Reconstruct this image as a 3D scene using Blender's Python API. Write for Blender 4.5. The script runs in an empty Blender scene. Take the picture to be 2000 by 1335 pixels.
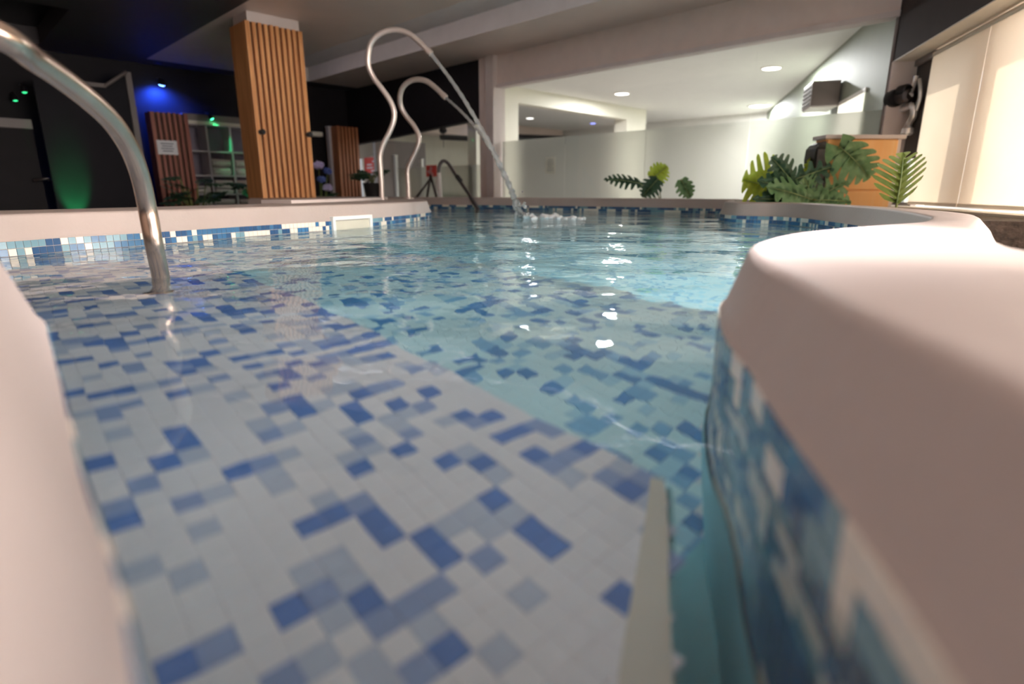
import bpy, bmesh, math, random
from mathutils import Vector, Matrix
random.seed(7)
PI = math.pi
SC = bpy.context.scene
COL = SC.collection

# ------------------------------------------------------------------ camera, world, sun, window daylight, exposure
CAM_H = .22                                   # lens height over the water (z = 0)
PITCH = math.atan((667.5 - 373) / 1120)
CP, SP = math.cos(PITCH), math.sin(PITCH)
cam_d = bpy.data.cameras.new('camera'); cam = bpy.data.objects.new('camera', cam_d); COL.objects.link(cam)
cam.location = (0, 0, CAM_H); cam.rotation_euler = (PI / 2 - PITCH, 0, 0)
cam_d.sensor_width = 36; cam_d.lens = 36 * 1120 / 2000; cam_d.clip_start = .01; cam_d.clip_end = 100
cam_d.dof.use_dof = True; cam_d.dof.focus_distance = 2.0; cam_d.dof.aperture_fstop = 1.8
SC.camera = cam
SC.view_settings.view_transform = 'Standard'; SC.view_settings.look = 'None'
SC.view_settings.gamma = 1; SC.view_settings.use_curve_mapping = False
SC.view_settings.exposure = 0.0
SC.cycles.max_bounces = 14; SC.cycles.transmission_bounces = 12; SC.cycles.transparent_max_bounces = 12
SC.cycles.diffuse_bounces = 5; SC.cycles.glossy_bounces = 5
SC.cycles.sample_clamp_indirect = 6; SC.cycles.blur_glossy = .6

W = bpy.data.worlds.new('sky'); SC.world = W; W.use_nodes = True
wn = W.node_tree.nodes; wn['Background'].inputs[0].default_value = (.80, .88, 1, 1); wn['Background'].inputs[1].default_value = 1.6

W0 = Vector((3.29, 5.40, 0)); WD = Vector((-.272, -.962, 0)).normalized(); WN = Vector((.962, -.272, 0)).normalized()
def wpt(t, off, z): return W0 + WD * t + WN * off + Vector((0, 0, z))     # a point on the window wall, t metres towards the camera
SUN_DIR = Vector((.85, -.53, 0)).normalized() * math.cos(math.radians(24)) + Vector((0, 0, math.sin(math.radians(24))))
sd = bpy.data.lights.new('sun', 'SUN'); sd.energy = 5.4; sd.color = (1, .92, .80); sd.angle = .02
so = bpy.data.objects.new('sun', sd); COL.objects.link(so); so.rotation_euler = SUN_DIR.to_track_quat('Z', 'Y').to_euler()
so.location = (8, -4, 6)
def area(name, loc, direc, sx, sy, power, color):
    d = bpy.data.lights.new(name, 'AREA'); d.shape = 'RECTANGLE'; d.size = sx; d.size_y = sy; d.energy = power; d.color = color
    o = bpy.data.objects.new(name, d); COL.objects.link(o); o.location = loc
    o.rotation_euler = (-Vector(direc)).to_track_quat('Z', 'Y').to_euler(); return o
# daylight standing outside each window of the window wall
area('window_daylight', wpt(1.9, .95, .75), -WN, 4.2, 1.5, 54, (1, .96, .93))
area('window_daylight', wpt(5.2, 2.2, .35), -WN + Vector((0, 0, .35)), 5.2, 1.6, 500, (1, .91, .85))
area('window_daylight', wpt(5.7, 1.1, 1.75), -WN + Vector((0, 0, -.75)), 2.6, .9, 210, (.99, .96, .97))
area('window_daylight', wpt(9.0, .60, .85), -WN, 3.4, 1.5, 22, (.93, .95, 1))

# ------------------------------------------------------------------ helpers
UX = Vector((.705, .71, 0)).normalized(); VX = Vector((-.71, .705, 0)).normalized()
def uv(u, v, z=0): return UX * u + VX * v + Vector((0, 0, z))        # room grid: u towards the glass wall, v along it to the far left
def to_uv(p): return p[0] * UX.x + p[1] * UX.y, p[0] * VX.x + p[1] * VX.y
def ray(px, py):
    a = (667.5 - py) / 1120; r = (px - 1000) / 1120
    return Vector((r, CP + a * SP, -SP + a * CP))
CAMP = Vector((0, 0, CAM_H))
def at_z(px, py, z): r = ray(px, py); return CAMP + r * ((z - CAM_H) / r.z)
def at_y(px, py, y): r = ray(px, py); return CAMP + r * (y / r.y)
def at_w(px, py, w): return CAMP + ray(px, py) * w
def on_plane(px, py, P, N):
    r = ray(px, py); N = Vector(N); return CAMP + r * ((Vector(P) - CAMP).dot(N) / r.dot(N))
def proj(p):
    x, y, z = p[0], p[1], p[2] - CAM_H; w = y * CP - z * SP; a = z * CP + y * SP
    return (1000 + 1120 * x / w, 667.5 - 1120 * a / w, w) if w > .02 else (0, -9999, w)

def link(o, parent=None):
    COL.objects.link(o)
    if parent is not None: o.parent = parent
    return o
def tag(o, label=None, cat=None, group=None, kind=None):
    if label: o['label'] = label
    if cat: o['category'] = cat
    if group: o['group'] = group
    if kind: o['kind'] = kind
    return o
def thing(name, label, cat, loc=(0, 0, 0), group=None):
    o = bpy.data.objects.new(name, None); o.empty_display_size = .05; o.location = loc; link(o); bpy.context.view_layer.update()
    return tag(o, label, cat, group)
def mesh_obj(name, bm, mats, parent=None, smooth=False, angle=None):
    me = bpy.data.meshes.new(name); bm.normal_update(); bm.to_mesh(me); bm.free()
    for m in (mats if isinstance(mats, (list, tuple)) else [mats]): me.materials.append(m)
    o = bpy.data.objects.new(name, me); link(o)
    if parent is not None:
        o.parent = parent; o.matrix_parent_inverse = world_inv(parent)
    if smooth:
        for p in me.polygons: p.use_smooth = True
        if angle:
            try: me.set_sharp_from_angle(angle=math.radians(angle))
            except Exception: pass
    return o
def world_inv(p):
    m = p.matrix_basis.copy(); q = p
    while q.parent is not None:
        m = q.parent.matrix_basis @ q.matrix_parent_inverse @ m; q = q.parent
    return m.inverted()
def bm_box(bm, c, ex, ey, ez, X=Vector((1, 0, 0)), Y=Vector((0, 1, 0)), Z=Vector((0, 0, 1)), bevel=0, mi=0):
    """box centred at c with full sizes ex, ey, ez along axes X, Y, Z"""
    c = Vector(c); vs = []
    for sz in (-.5, .5):
        for sx, sy in ((-.5, -.5), (.5, -.5), (.5, .5), (-.5, .5)):
            vs.append(bm.verts.new(c + X * (sx * ex) + Y * (sy * ey) + Z * (sz * ez)))
    fs = [bm.faces.new([vs[i] for i in q]) for q in ((3, 2, 1, 0), (4, 5, 6, 7), (0, 1, 5, 4), (1, 2, 6, 5), (2, 3, 7, 6), (3, 0, 4, 7))]
    for f in fs: f.material_index = mi
    if bevel:
        es = list({e for f in fs for e in f.edges})
        r = bmesh.ops.bevel(bm, geom=es, offset=bevel, segments=2, affect='EDGES', profile=.6)
        for f in r['faces']: f.material_index = mi
    return bm
def box(name, c, ex, ey, ez, mat, parent=None, X=Vector((1, 0, 0)), Y=Vector((0, 1, 0)), Z=Vector((0, 0, 1)), bevel=0, smooth=False):
    return mesh_obj(name, bm_box(bmesh.new(), c, ex, ey, ez, X, Y, Z, bevel), mat, parent, smooth)
def uvbox(name, u0, u1, v0, v1, z0, z1, mat, parent=None, bevel=0):
    return box(name, uv((u0 + u1) / 2, (v0 + v1) / 2, (z0 + z1) / 2), abs(u1 - u0), abs(v1 - v0), z1 - z0, mat, parent, UX, VX, bevel=bevel)
def wbox(name, t0, t1, o0, o1, z0, z1, mat, parent=None, bevel=0):
    return box(name, wpt((t0 + t1) / 2, (o0 + o1) / 2, (z0 + z1) / 2), abs(t1 - t0), abs(o1 - o0), z1 - z0, mat, parent, WD, WN, bevel=bevel)
def bm_tube(bm, pts, rad, n=14, cap=True, mi=0):
    pts = [Vector(p) for p in pts]; rings = []; up = None
    for i, p in enumerate(pts):
        d = (pts[min(i + 1, len(pts) - 1)] - pts[max(i - 1, 0)]).normalized()
        if up is None:
            up = d.orthogonal().normalized()
        up = (up - d * up.dot(d)).normalized(); sd_ = d.cross(up)
        r = rad[i] if isinstance(rad, (list, tuple)) else rad
        rings.append([bm.verts.new(p + up * (math.cos(2 * PI * k / n) * r) + sd_ * (math.sin(2 * PI * k / n) * r)) for k in range(n)])
    for a, b in zip(rings, rings[1:]):
        for k in range(n):
            f = bm.faces.new((a[k], a[(k + 1) % n], b[(k + 1) % n], b[k])); f.material_index = mi; f.smooth = True
    if cap:
        bm.faces.new(list(reversed(rings[0]))).material_index = mi; bm.faces.new(rings[-1]).material_index = mi
    return bm
def catmull(pts, n):
    """n samples per span through pts (tuples of any length)"""
    P = [Vector(p) for p in pts]; out = []
    for i in range(len(P) - 1):
        p0, p1, p2, p3 = P[max(i - 1, 0)], P[i], P[i + 1], P[min(i + 2, len(P) - 1)]
        for k in range(n):
            t = k / n
            out.append(.5 * ((2 * p1) + (p2 - p0) * t + (2 * p0 - 5 * p1 + 4 * p2 - p3) * t * t + (3 * p1 - p0 - 3 * p2 + p3) * t ** 3))
    out.append(P[-1]); return out
def tube(name, pts, rad, mat, parent=None, n=16, samples=8):
    return mesh_obj(name, bm_tube(bmesh.new(), catmull(pts, samples), rad, n), mat, parent, True, 50)
def bm_lathe(bm, base, axis, prof, n=20, mi=0):
    axis = Vector(axis).normalized(); a = axis.orthogonal().normalized(); b = axis.cross(a); rings = []
    for r, h in prof:
        rings.append([bm.verts.new(Vector(base) + axis * h + (a * math.cos(2 * PI * k / n) + b * math.sin(2 * PI * k / n)) * max(r, 1e-4)) for k in range(n)])
    for p, q in zip(rings, rings[1:]):
        for k in range(n):
            f = bm.faces.new((p[k], p[(k + 1) % n], q[(k + 1) % n], q[k])); f.material_index = mi
    bm.faces.new(list(reversed(rings[0]))).material_index = mi; bm.faces.new(rings[-1]).material_index = mi
    return bm
def bm_prism(bm, poly, z0, z1, mi=0):
    lo = [bm.verts.new((p[0], p[1], z0)) for p in poly]; hi = [bm.verts.new((p[0], p[1], z1)) for p in poly]; n = len(poly)
    bm.faces.new(hi).material_index = mi; bm.faces.new(list(reversed(lo))).material_index = mi
    for i in range(n): bm.faces.new((lo[i], lo[(i + 1) % n], hi[(i + 1) % n], hi[i])).material_index = mi
    bmesh.ops.recalc_face_normals(bm, faces=bm.faces[:]); return bm

# ------------------------------------------------------------------ materials
def mat(name, col, rough=.5, metal=0, var=0, vscale=6, bump=0, bscale=40, spec=.5, coat=0, emit=None, estr=0):
    m = bpy.data.materials.new(name); m.use_nodes = True; nt = m.node_tree; b = nt.nodes['Principled BSDF']
    b.inputs['Base Color'].default_value = (*col, 1); b.inputs['Roughness'].default_value = rough; b.inputs['Metallic'].default_value = metal
    b.inputs['Specular IOR Level'].default_value = spec; b.inputs['Coat Weight'].default_value = coat
    if emit: b.inputs['Emission Color'].default_value = (*emit, 1); b.inputs['Emission Strength'].default_value = estr
    tc = nt.nodes.new('ShaderNodeTexCoord')
    if var:
        n = nt.nodes.new('ShaderNodeTexNoise'); n.inputs['Scale'].default_value = vscale; n.inputs['Detail'].default_value = 5
        r = nt.nodes.new('ShaderNodeValToRGB'); r.color_ramp.elements[0].position = .3; r.color_ramp.elements[1].position = .7
        r.color_ramp.elements[0].color = (*[c * (1 - var) for c in col], 1); r.color_ramp.elements[1].color = (*[min(1, c * (1 + var)) for c in col], 1)
        nt.links.new(tc.outputs['Object'], n.inputs['Vector']); nt.links.new(n.outputs[0], r.inputs[0]); nt.links.new(r.outputs[0], b.inputs['Base Color'])
    if bump:
        n2 = nt.nodes.new('ShaderNodeTexNoise'); n2.inputs['Scale'].default_value = bscale; n2.inputs['Detail'].default_value = 4
        bp = nt.nodes.new('ShaderNodeBump'); bp.inputs['Strength'].default_value = bump; bp.inputs['Distance'].default_value = .01
        nt.links.new(tc.outputs['Object'], n2.inputs['Vector']); nt.links.new(n2.outputs[0], bp.inputs['Height']); nt.links.new(bp.outputs[0], b.inputs['Normal'])
    return m
M = {}
M['plaster'] = mat('pool_plaster', (.44, .355, .315), .55, var=.04, vscale=5, bump=.12, bscale=60)
M['ceiling'] = mat('ceiling_paint', (.72, .58, .51), .42, var=.05, vscale=2)
M['shaded_ceiling'] = mat('shaded_ceiling_paint', (.06, .05, .053), .5, var=.06, vscale=2, spec=.3)  # ceiling colour darkened where the left hall falls into shade
M['tray'] = mat('tray_paint', (.62, .57, .54), .6, var=.03)
M['wall_pink'] = mat('beam_paint', (.76, .62, .55), .6, var=.04)
M['post'] = mat('post_paint', (.70, .60, .56), .6, var=.04)
M['dark_wall'] = mat('dark_wall_paint', (.013, .010, .012), .6, var=.1, spec=.25)
M['brown_wall'] = mat('brown_wall_paint', (.06, .045, .041), .8, var=.06, spec=.1)
M['hall_floor'] = mat('hall_floor_tile', (.22, .2, .19), .35, var=.12, vscale=3)
M['soffit'] = mat('soffit_paint', (.78, .68, .56), .6, var=.03)
M['sill'] = mat('sill_paint', (.85, .78, .68), .5, var=.03)
M['cream'] = mat('cream_paint', (.82, .78, .67), .6, var=.02)
M['white_paint'] = mat('white_paint', (.84, .82, .78), .6, var=.02)
M['green_wall'] = mat('pale_green_paint', (.27, .30, .235), .6, var=.03)
M['steel'] = mat('brushed_steel', (.56, .42, .33), .24, 1, var=.10, vscale=10)
M['spout'] = mat('spout_enamel_steel', (.78, .66, .60), .3, .55, var=.08, vscale=10)
M['dark_steel'] = mat('dark_steel', (.13, .11, .11), .35, .8, var=.1)
M['chrome'] = mat('chrome', (.92, .89, .86), .15, .6, var=.05)
M['black'] = mat('black_plastic', (.015, .013, .014), .35, var=.1)
M['frame_grey'] = mat('frame_grey', (.24, .20, .19), .45, var=.05)
M['soil'] = mat('planter_soil', (.10, .07, .05), .9, var=.4, vscale=40, bump=.6, bscale=60)
M['teal'] = mat('teal_pool_paint', (.30, .60, .66), .5, var=.06)
M['white_trim'] = mat('white_trim', (.86, .82, .76), .45, var=.03)
M['nosing'] = mat('step_nosing', (.80, .74, .64), .5, var=.04)
M['mouth_shade'] = mat('skimmer_shade_plate', (.58, .52, .41), .5, var=.05)  # darker cream puts the skimmer mouth's inner shade into the colour
M['grout'] = mat('grout', (.86, .85, .87), .8, var=.06)
M['paper'] = mat('paper_white', (.80, .78, .80), .7, var=.02)
M['ink'] = mat('print_ink', (.10, .10, .16), .7, var=.05)
M['red'] = mat('red_print', (.78, .10, .08), .5, var=.08)
M['towel'] = mat('towel_white', (.74, .72, .66), .95, var=.06, vscale=30, bump=.5, bscale=220)
M['towel_beige'] = mat('towel_beige', (.55, .46, .40), .95, var=.06, vscale=30, bump=.5, bscale=220)
M['shelf'] = mat('shelf_laminate', (.62, .58, .60), .5, var=.03)
M['shelf_back'] = mat('shelf_back_panel', (.30, .26, .33), .6, var=.05)
M['soft_white'] = mat('foam_white', (.9, .92, .93), .5, bump=.5, bscale=60, var=.02)
M['pot'] = mat('pot_dark', (.05, .045, .045), .5, var=.1)
M['lilac'] = mat('lilac_petals', (.55, .45, .70), .7, var=.15, vscale=30)
M['blue_petals'] = mat('blue_petals', (.10, .14, .42), .7, var=.2, vscale=30)
M['lamp_on'] = mat('downlight_glow', (1, 1, 1), .5, emit=(1, .96, .90), estr=7)
M['lamp_dim'] = mat('small_downlight_glow', (1, 1, 1), .5, emit=(1, .98, .95), estr=4)
M['blue_on'] = mat('blue_lamp_glow', (.1, .2, 1), .5, emit=(.12, .28, 1), estr=40)
M['green_on'] = mat('green_lamp_glow', (.1, 1, .4), .5, emit=(.05, 1, .35), estr=9)
M['dim_green'] = mat('dim_green_glow', (.1, 1, .4), .5, emit=(.05, 1, .35), estr=1.6)
M['violet_on'] = mat('violet_lamp_glow', (.3, .3, 1), .5, emit=(.25, .3, 1), estr=5)
M['outdoors'] = mat('window_bright', (1, 1, 1), .5, emit=(1, .95, .82), estr=1.1)

def wood(name, a, b, scale=1.0, rough=.42):
    m = bpy.data.materials.new(name); m.use_nodes = True; nt = m.node_tree; p = nt.nodes['Principled BSDF']
    tc = nt.nodes.new('ShaderNodeTexCoord'); mp = nt.nodes.new('ShaderNodeMapping'); mp.inputs['Scale'].default_value = (30 * scale, 30 * scale, 1.6 * scale)
    n = nt.nodes.new('ShaderNodeTexNoise'); n.inputs['Scale'].default_value = 1; n.inputs['Detail'].default_value = 7; n.inputs['Distortion'].default_value = .8
    r = nt.nodes.new('ShaderNodeValToRGB'); r.color_ramp.elements[0].position = .32; r.color_ramp.elements[1].position = .68
    r.color_ramp.elements[0].color = (*a, 1); r.color_ramp.elements[1].color = (*b, 1)
    nt.links.new(tc.outputs['Object'], mp.inputs[0]); nt.links.new(mp.outputs[0], n.inputs[0]); nt.links.new(n.outputs[0], r.inputs[0]); nt.links.new(r.outputs[0], p.inputs['Base Color'])
    p.inputs['Roughness'].default_value = rough; return m
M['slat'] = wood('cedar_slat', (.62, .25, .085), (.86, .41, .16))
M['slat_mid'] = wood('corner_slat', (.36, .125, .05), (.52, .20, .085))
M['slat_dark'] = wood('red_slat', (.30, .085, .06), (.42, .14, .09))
M['slat_gap'] = mat('slat_backing', (.10, .045, .025), .7, var=.1)
M['orange'] = wood('orange_panel', (1, .50, .17), (1, .57, .23), .4, .35)
M['ochre'] = mat('ochre_board', (.42, .27, .10), .6, var=.1)

def leafmat(name, a, b, tr):
    m = bpy.data.materials.new(name); m.use_nodes = True; nt = m.node_tree; p = nt.nodes['Principled BSDF']; out = nt.nodes['Material Output']
    tc = nt.nodes.new('ShaderNodeTexCoord'); n = nt.nodes.new('ShaderNodeTexNoise'); n.inputs['Scale'].default_value = 14; n.inputs['Detail'].default_value = 4
    r = nt.nodes.new('ShaderNodeValToRGB'); r.color_ramp.elements[0].color = (*a, 1); r.color_ramp.elements[1].color = (*b, 1)
    r.color_ramp.elements[0].position = .35; r.color_ramp.elements[1].position = .65
    nt.links.new(tc.outputs['Object'], n.inputs[0]); nt.links.new(n.outputs[0], r.inputs[0]); nt.links.new(r.outputs[0], p.inputs['Base Color'])
    p.inputs['Roughness'].default_value = .38
    t = nt.nodes.new('ShaderNodeBsdfTranslucent'); nt.links.new(r.outputs[0], t.inputs[0])
    mx = nt.nodes.new('ShaderNodeMixShader'); mx.inputs[0].default_value = tr
    nt.links.new(p.outputs[0], mx.inputs[1]); nt.links.new(t.outputs[0], mx.inputs[2]); nt.links.new(mx.outputs[0], out.inputs[0]); return m
M['leaf'] = leafmat('leaf_green', (.12, .26, .10), (.24, .40, .19), .25)
M['leaf_dark'] = leafmat('leaf_dark_green', (.022, .075, .035), (.065, .14, .075), .12)
M['leaf_lime'] = leafmat('leaf_lime', (.46, .60, .05), (.62, .74, .10), .4)
M['leaf_olive'] = leafmat('leaf_olive', (.11, .17, .03), (.20, .26, .05), .3)
M['vein'] = mat('leaf_vein', (.30, .38, .16), .5, var=.1)
M['stem'] = mat('leaf_stem', (.22, .24, .07), .5, var=.1)

def glass(name, tint=(.985, .995, .985), refl=1.0):
    m = bpy.data.materials.new(name); m.use_nodes = True; nt = m.node_tree; nt.nodes.remove(nt.nodes['Principled BSDF']); out = nt.nodes['Material Output']
    t = nt.nodes.new('ShaderNodeBsdfTransparent'); t.inputs[0].default_value = (*tint, 1)
    g = nt.nodes.new('ShaderNodeBsdfGlossy'); g.inputs['Roughness'].default_value = .02
    f = nt.nodes.new('ShaderNodeLayerWeight'); f.inputs[0].default_value = .5
    pw = nt.nodes.new('ShaderNodeMath'); pw.operation = 'POWER'; pw.inputs[1].default_value = 5; nt.links.new(f.outputs['Facing'], pw.inputs[0])
    mu = nt.nodes.new('ShaderNodeMath'); mu.operation = 'MULTIPLY_ADD'; mu.inputs[1].default_value = .9 * refl; mu.inputs[2].default_value = .022 * refl; nt.links.new(pw.outputs[0], mu.inputs[0])
    mx = nt.nodes.new('ShaderNodeMixShader'); nt.links.new(mu.outputs[0], mx.inputs[0]); nt.links.new(t.outputs[0], mx.inputs[1]); nt.links.new(g.outputs[0], mx.inputs[2])
    nt.links.new(mx.outputs[0], out.inputs[0]); return m
M['glass'] = glass('clear_glass')
def frosted():
    m = bpy.data.materials.new('frosted_film'); m.use_nodes = True; nt = m.node_tree; nt.nodes.remove(nt.nodes['Principled BSDF']); out = nt.nodes['Material Output']
    a = nt.nodes.new('ShaderNodeBsdfRefraction'); a.inputs['Color'].default_value = (.82, .82, .79, 1); a.inputs['Roughness'].default_value = .34; a.inputs['IOR'].default_value = 1.25
    d = nt.nodes.new('ShaderNodeBsdfDiffuse'); d.inputs[0].default_value = (.5, .49, .47, 1)
    t = nt.nodes.new('ShaderNodeBsdfTranslucent'); t.inputs[0].default_value = (.75, .74, .71, 1)
    m1 = nt.nodes.new('ShaderNodeMixShader'); m1.inputs[0].default_value = .55; nt.links.new(d.outputs[0], m1.inputs[1]); nt.links.new(t.outputs[0], m1.inputs[2])
    mx = nt.nodes.new('ShaderNodeMixShader'); mx.inputs[0].default_value = .2; nt.links.new(a.outputs[0], mx.inputs[1]); nt.links.new(m1.outputs[0], mx.inputs[2])
    nt.links.new(mx.outputs[0], out.inputs[0]); return m
M['frost'] = frosted()
def blindmat():
    m = bpy.data.materials.new('blind_fabric'); m.use_nodes = True; nt = m.node_tree; nt.nodes.remove(nt.nodes['Principled BSDF']); out = nt.nodes['Material Output']
    tc = nt.nodes.new('ShaderNodeTexCoord'); n = nt.nodes.new('ShaderNodeTexNoise'); n.inputs['Scale'].default_value = 3; n.inputs['Detail'].default_value = 2
    r = nt.nodes.new('ShaderNodeValToRGB'); r.color_ramp.elements[0].color = (.86, .80, .71, 1); r.color_ramp.elements[1].color = (.89, .84, .76, 1)
    nt.links.new(tc.outputs['Object'], n.inputs[0]); nt.links.new(n.outputs[0], r.inputs[0])
    d = nt.nodes.new('ShaderNodeBsdfDiffuse'); t = nt.nodes.new('ShaderNodeBsdfTranslucent')
    nt.links.new(r.outputs[0], d.inputs[0]); nt.links.new(r.outputs[0], t.inputs[0])
    mx = nt.nodes.new('ShaderNodeMixShader'); mx.inputs[0].default_value = .5; nt.links.new(d.outputs[0], mx.inputs[1]); nt.links.new(t.outputs[0], mx.inputs[2])
    nt.links.new(mx.outputs[0], out.inputs[0]); return m
M['blind'] = blindmat()

def water():
    m = bpy.data.materials.new('pool_water'); m.use_nodes = True; nt = m.node_tree; nt.nodes.remove(nt.nodes['Principled BSDF']); out = nt.nodes['Material Output']
    N = nt.nodes.new; L = nt.links.new
    g = N('ShaderNodeBsdfGlass'); g.inputs['IOR'].default_value = 1.333; g.inputs['Roughness'].default_value = 0; g.inputs['Color'].default_value = (1, 1, 1, 1)
    tc = N('ShaderNodeTexCoord'); sep = N('ShaderNodeSeparateXYZ'); L(tc.outputs['Object'], sep.inputs[0])
    # swell grows towards the falling jets
    dist = N('ShaderNodeVectorMath'); dist.operation = 'DISTANCE'; dist.inputs[1].default_value = (.1, 4.9, 0); L(tc.outputs['Object'], dist.inputs[0])
    mr = N('ShaderNodeMapRange'); mr.inputs['From Min'].default_value = .3; mr.inputs['From Max'].default_value = 4.6
    mr.inputs['To Min'].default_value = 1.0; mr.inputs['To Max'].default_value = .06; L(dist.outputs['Value'], mr.inputs['Value'])
    def noise(scale, detail, dist_=0, rough=.5):
        n = N('ShaderNodeTexNoise'); n.inputs['Scale'].default_value = scale; n.inputs['Detail'].default_value = detail
        n.inputs['Distortion'].default_value = dist_; n.inputs['Roughness'].default_value = rough; L(tc.outputs['Object'], n.inputs['Vector']); return n.outputs[0]
    def mul(a, b):
        k = N('ShaderNodeMath'); k.operation = 'MULTIPLY'; L(a, k.inputs[0])
        if isinstance(b, float): k.inputs[1].default_value = b
        else: L(b, k.inputs[1])
        return k.outputs[0]
    def add(a, b): k = N('ShaderNodeMath'); k.operation = 'ADD'; L(a, k.inputs[0]); L(b, k.inputs[1]); return k.outputs[0]
    swell = mul(noise(2.2, 1), .030)
    chop = mul(mul(noise(7, 2, .4), mr.outputs[0]), .013)
    fine = mul(mul(noise(20, 2, .3), mr.outputs[0]), .003)
    h = add(add(swell, chop), fine)
    bp = N('ShaderNodeBump'); bp.inputs['Strength'].default_value = 1; bp.inputs['Distance'].default_value = 1.0; L(h, bp.inputs['Height']); L(bp.outputs[0], g.inputs['Normal'])
    L(g.outputs[0], out.inputs['Surface'])
    va = N('ShaderNodeVolumeAbsorption'); va.inputs['Color'].default_value = (.25, .84, .92, 1); va.inputs['Density'].default_value = .30
    L(va.outputs[0], out.inputs['Volume']); return m
M['water'] = water()
def jetmat():
    m = bpy.data.materials.new('falling_water'); m.use_nodes = True; nt = m.node_tree; p = nt.nodes['Principled BSDF']; out = nt.nodes['Material Output']
    p.inputs['Base Color'].default_value = (.9, .92, .93, 1); p.inputs['Roughness'].default_value = .12; p.inputs['Specular IOR Level'].default_value = .8
    t = nt.nodes.new('ShaderNodeBsdfGlass'); t.inputs['IOR'].default_value = 1.25; t.inputs['Roughness'].default_value = .05
    mx = nt.nodes.new('ShaderNodeMixShader'); mx.inputs[0].default_value = .3; nt.links.new(t.outputs[0], mx.inputs[1]); nt.links.new(p.outputs[0], mx.inputs[2])
    nt.links.new(mx.outputs[0], out.inputs[0]); return m
M['jet'] = jetmat()
# mosaic glazes
WALL_TILE = [mat('tile_navy', (.03, .085, .19), .18, var=.15, vscale=9, coat=.2), mat('tile_blue', (.048, .145, .275), .18, var=.15, vscale=9, coat=.2),
             mat('tile_teal', (.19, .32, .37), .2, var=.12, vscale=9, coat=.2), mat('tile_cream', (.84, .74, .62), .22, var=.05, vscale=9, coat=.2)]
WALL_W = [.28, .24, .20, .28]
FLOOR_TILE = [mat('floor_tile_white', (.96, .93, .96), .3, var=.015, vscale=9), mat('floor_tile_pale', (.62, .67, .80), .3, var=.03, vscale=9),
              mat('floor_tile_mid', (.34, .43, .68), .3, var=.05, vscale=9), mat('floor_tile_blue', (.13, .24, .56), .3, var=.08, vscale=9)]
LOW_TILE = [mat('step_tile_white_tinted', (.74, .90, .93), .3, var=.02, vscale=9), mat('step_tile_pale', (.50, .72, .84), .3, var=.03, vscale=9),  # floor tiles again, with the water's depth tint put into the colour
            mat('step_tile_mid', (.26, .48, .70), .3, var=.05, vscale=9), mat('step_tile_blue', (.10, .26, .52), .3, var=.08, vscale=9)]
FLOOR_W = [.64, .13, .11, .12]
def deep_mosaic():
    m = bpy.data.materials.new('deep_mosaic'); m.use_nodes = True; nt = m.node_tree; p = nt.nodes['Principled BSDF']; N = nt.nodes.new; L = nt.links.new
    tc = N('ShaderNodeTexCoord'); mp = N('ShaderNodeMapping'); mp.inputs['Rotation'].default_value = (0, 0, math.radians(-48)); mp.inputs['Scale'].default_value = (33, 33, 1)
    fl = N('ShaderNodeVectorMath'); fl.operation = 'FLOOR'; wnz = N('ShaderNodeTexWhiteNoise'); wnz.noise_dimensions = '2D'
    r = N('ShaderNodeValToRGB'); r.color_ramp.interpolation = 'CONSTANT'; e = r.color_ramp.elements
    e[0].color = (.78, .86, .88, 1); e[1].position = .55; e[1].color = (.55, .76, .84, 1); k = e.new(.82); k.color = (.22, .46, .64, 1)
    L(tc.outputs['Object'], mp.inputs[0]); L(mp.outputs[0], fl.inputs[0]); L(fl.outputs[0], wnz.inputs['Vector']); L(wnz.outputs['Value'], r.inputs[0]); L(r.outputs[0], p.inputs['Base Color'])
    p.inputs['Roughness'].default_value = .4; return m
M['deep'] = deep_mosaic()

# ------------------------------------------------------------------ pool outline: pairs of waterline point -> outer edge of the rim top
RIGHT = [((.07, -.35), (.66, -.35)), ((.11, -.1), (.68, -.1)), ((.14, .1), (.69, .1)), ((.165, .216), (.70, .28)), ((.19, .36), (.72, .45)), ((.203, .43), (.74, .55)),
         ((.229, .545), (.765, .66)), ((.247, .655), (.79, .76)), ((.285, .78), (.825, .86)), ((.345, .92), (.885, .96)), ((.49, 1.12), (1.0, 1.14)), ((.66, 1.28), (1.14, 1.34)),
         ((.86, 1.43), (1.32, 1.58)), ((1.06, 1.58), (1.48, 1.79)), ((1.27, 1.84), (1.63, 1.99)), ((1.36, 1.99), (1.72, 2.13)), ((1.55, 2.39), (1.86, 2.43)), ((1.735, 2.91), (1.98, 2.9)),
         ((1.85, 3.55), (2.05, 3.52)), ((1.86, 3.86), (2.08, 3.90)), ((1.80, 4.03), (2.02, 4.14)), ((1.68, 4.12), (1.92, 4.28)), ((1.59, 4.24), (1.84, 4.38)), ((1.58, 4.42), (1.82, 4.46)), ((1.62, 4.6), (1.84, 4.58)),
         ((1.78, 5.0), (1.97, 4.93)), ((1.95, 5.38), (2.14, 5.27)), ((2.15, 5.72), (2.35, 5.6))]
BACK = [((2.15, 5.74), (2.32, 5.93)), ((1.52, 6.26), (1.66, 6.48)), ((.88, 6.70), (1.0, 6.94)), ((-.13, 7.22), (-.03, 7.47)), ((-.86, 7.55), (-.78, 7.8)), ((-1.6, 7.9), (-1.52, 8.15)), ((-3.1, 8.4), (-3.0, 8.65))]
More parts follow.
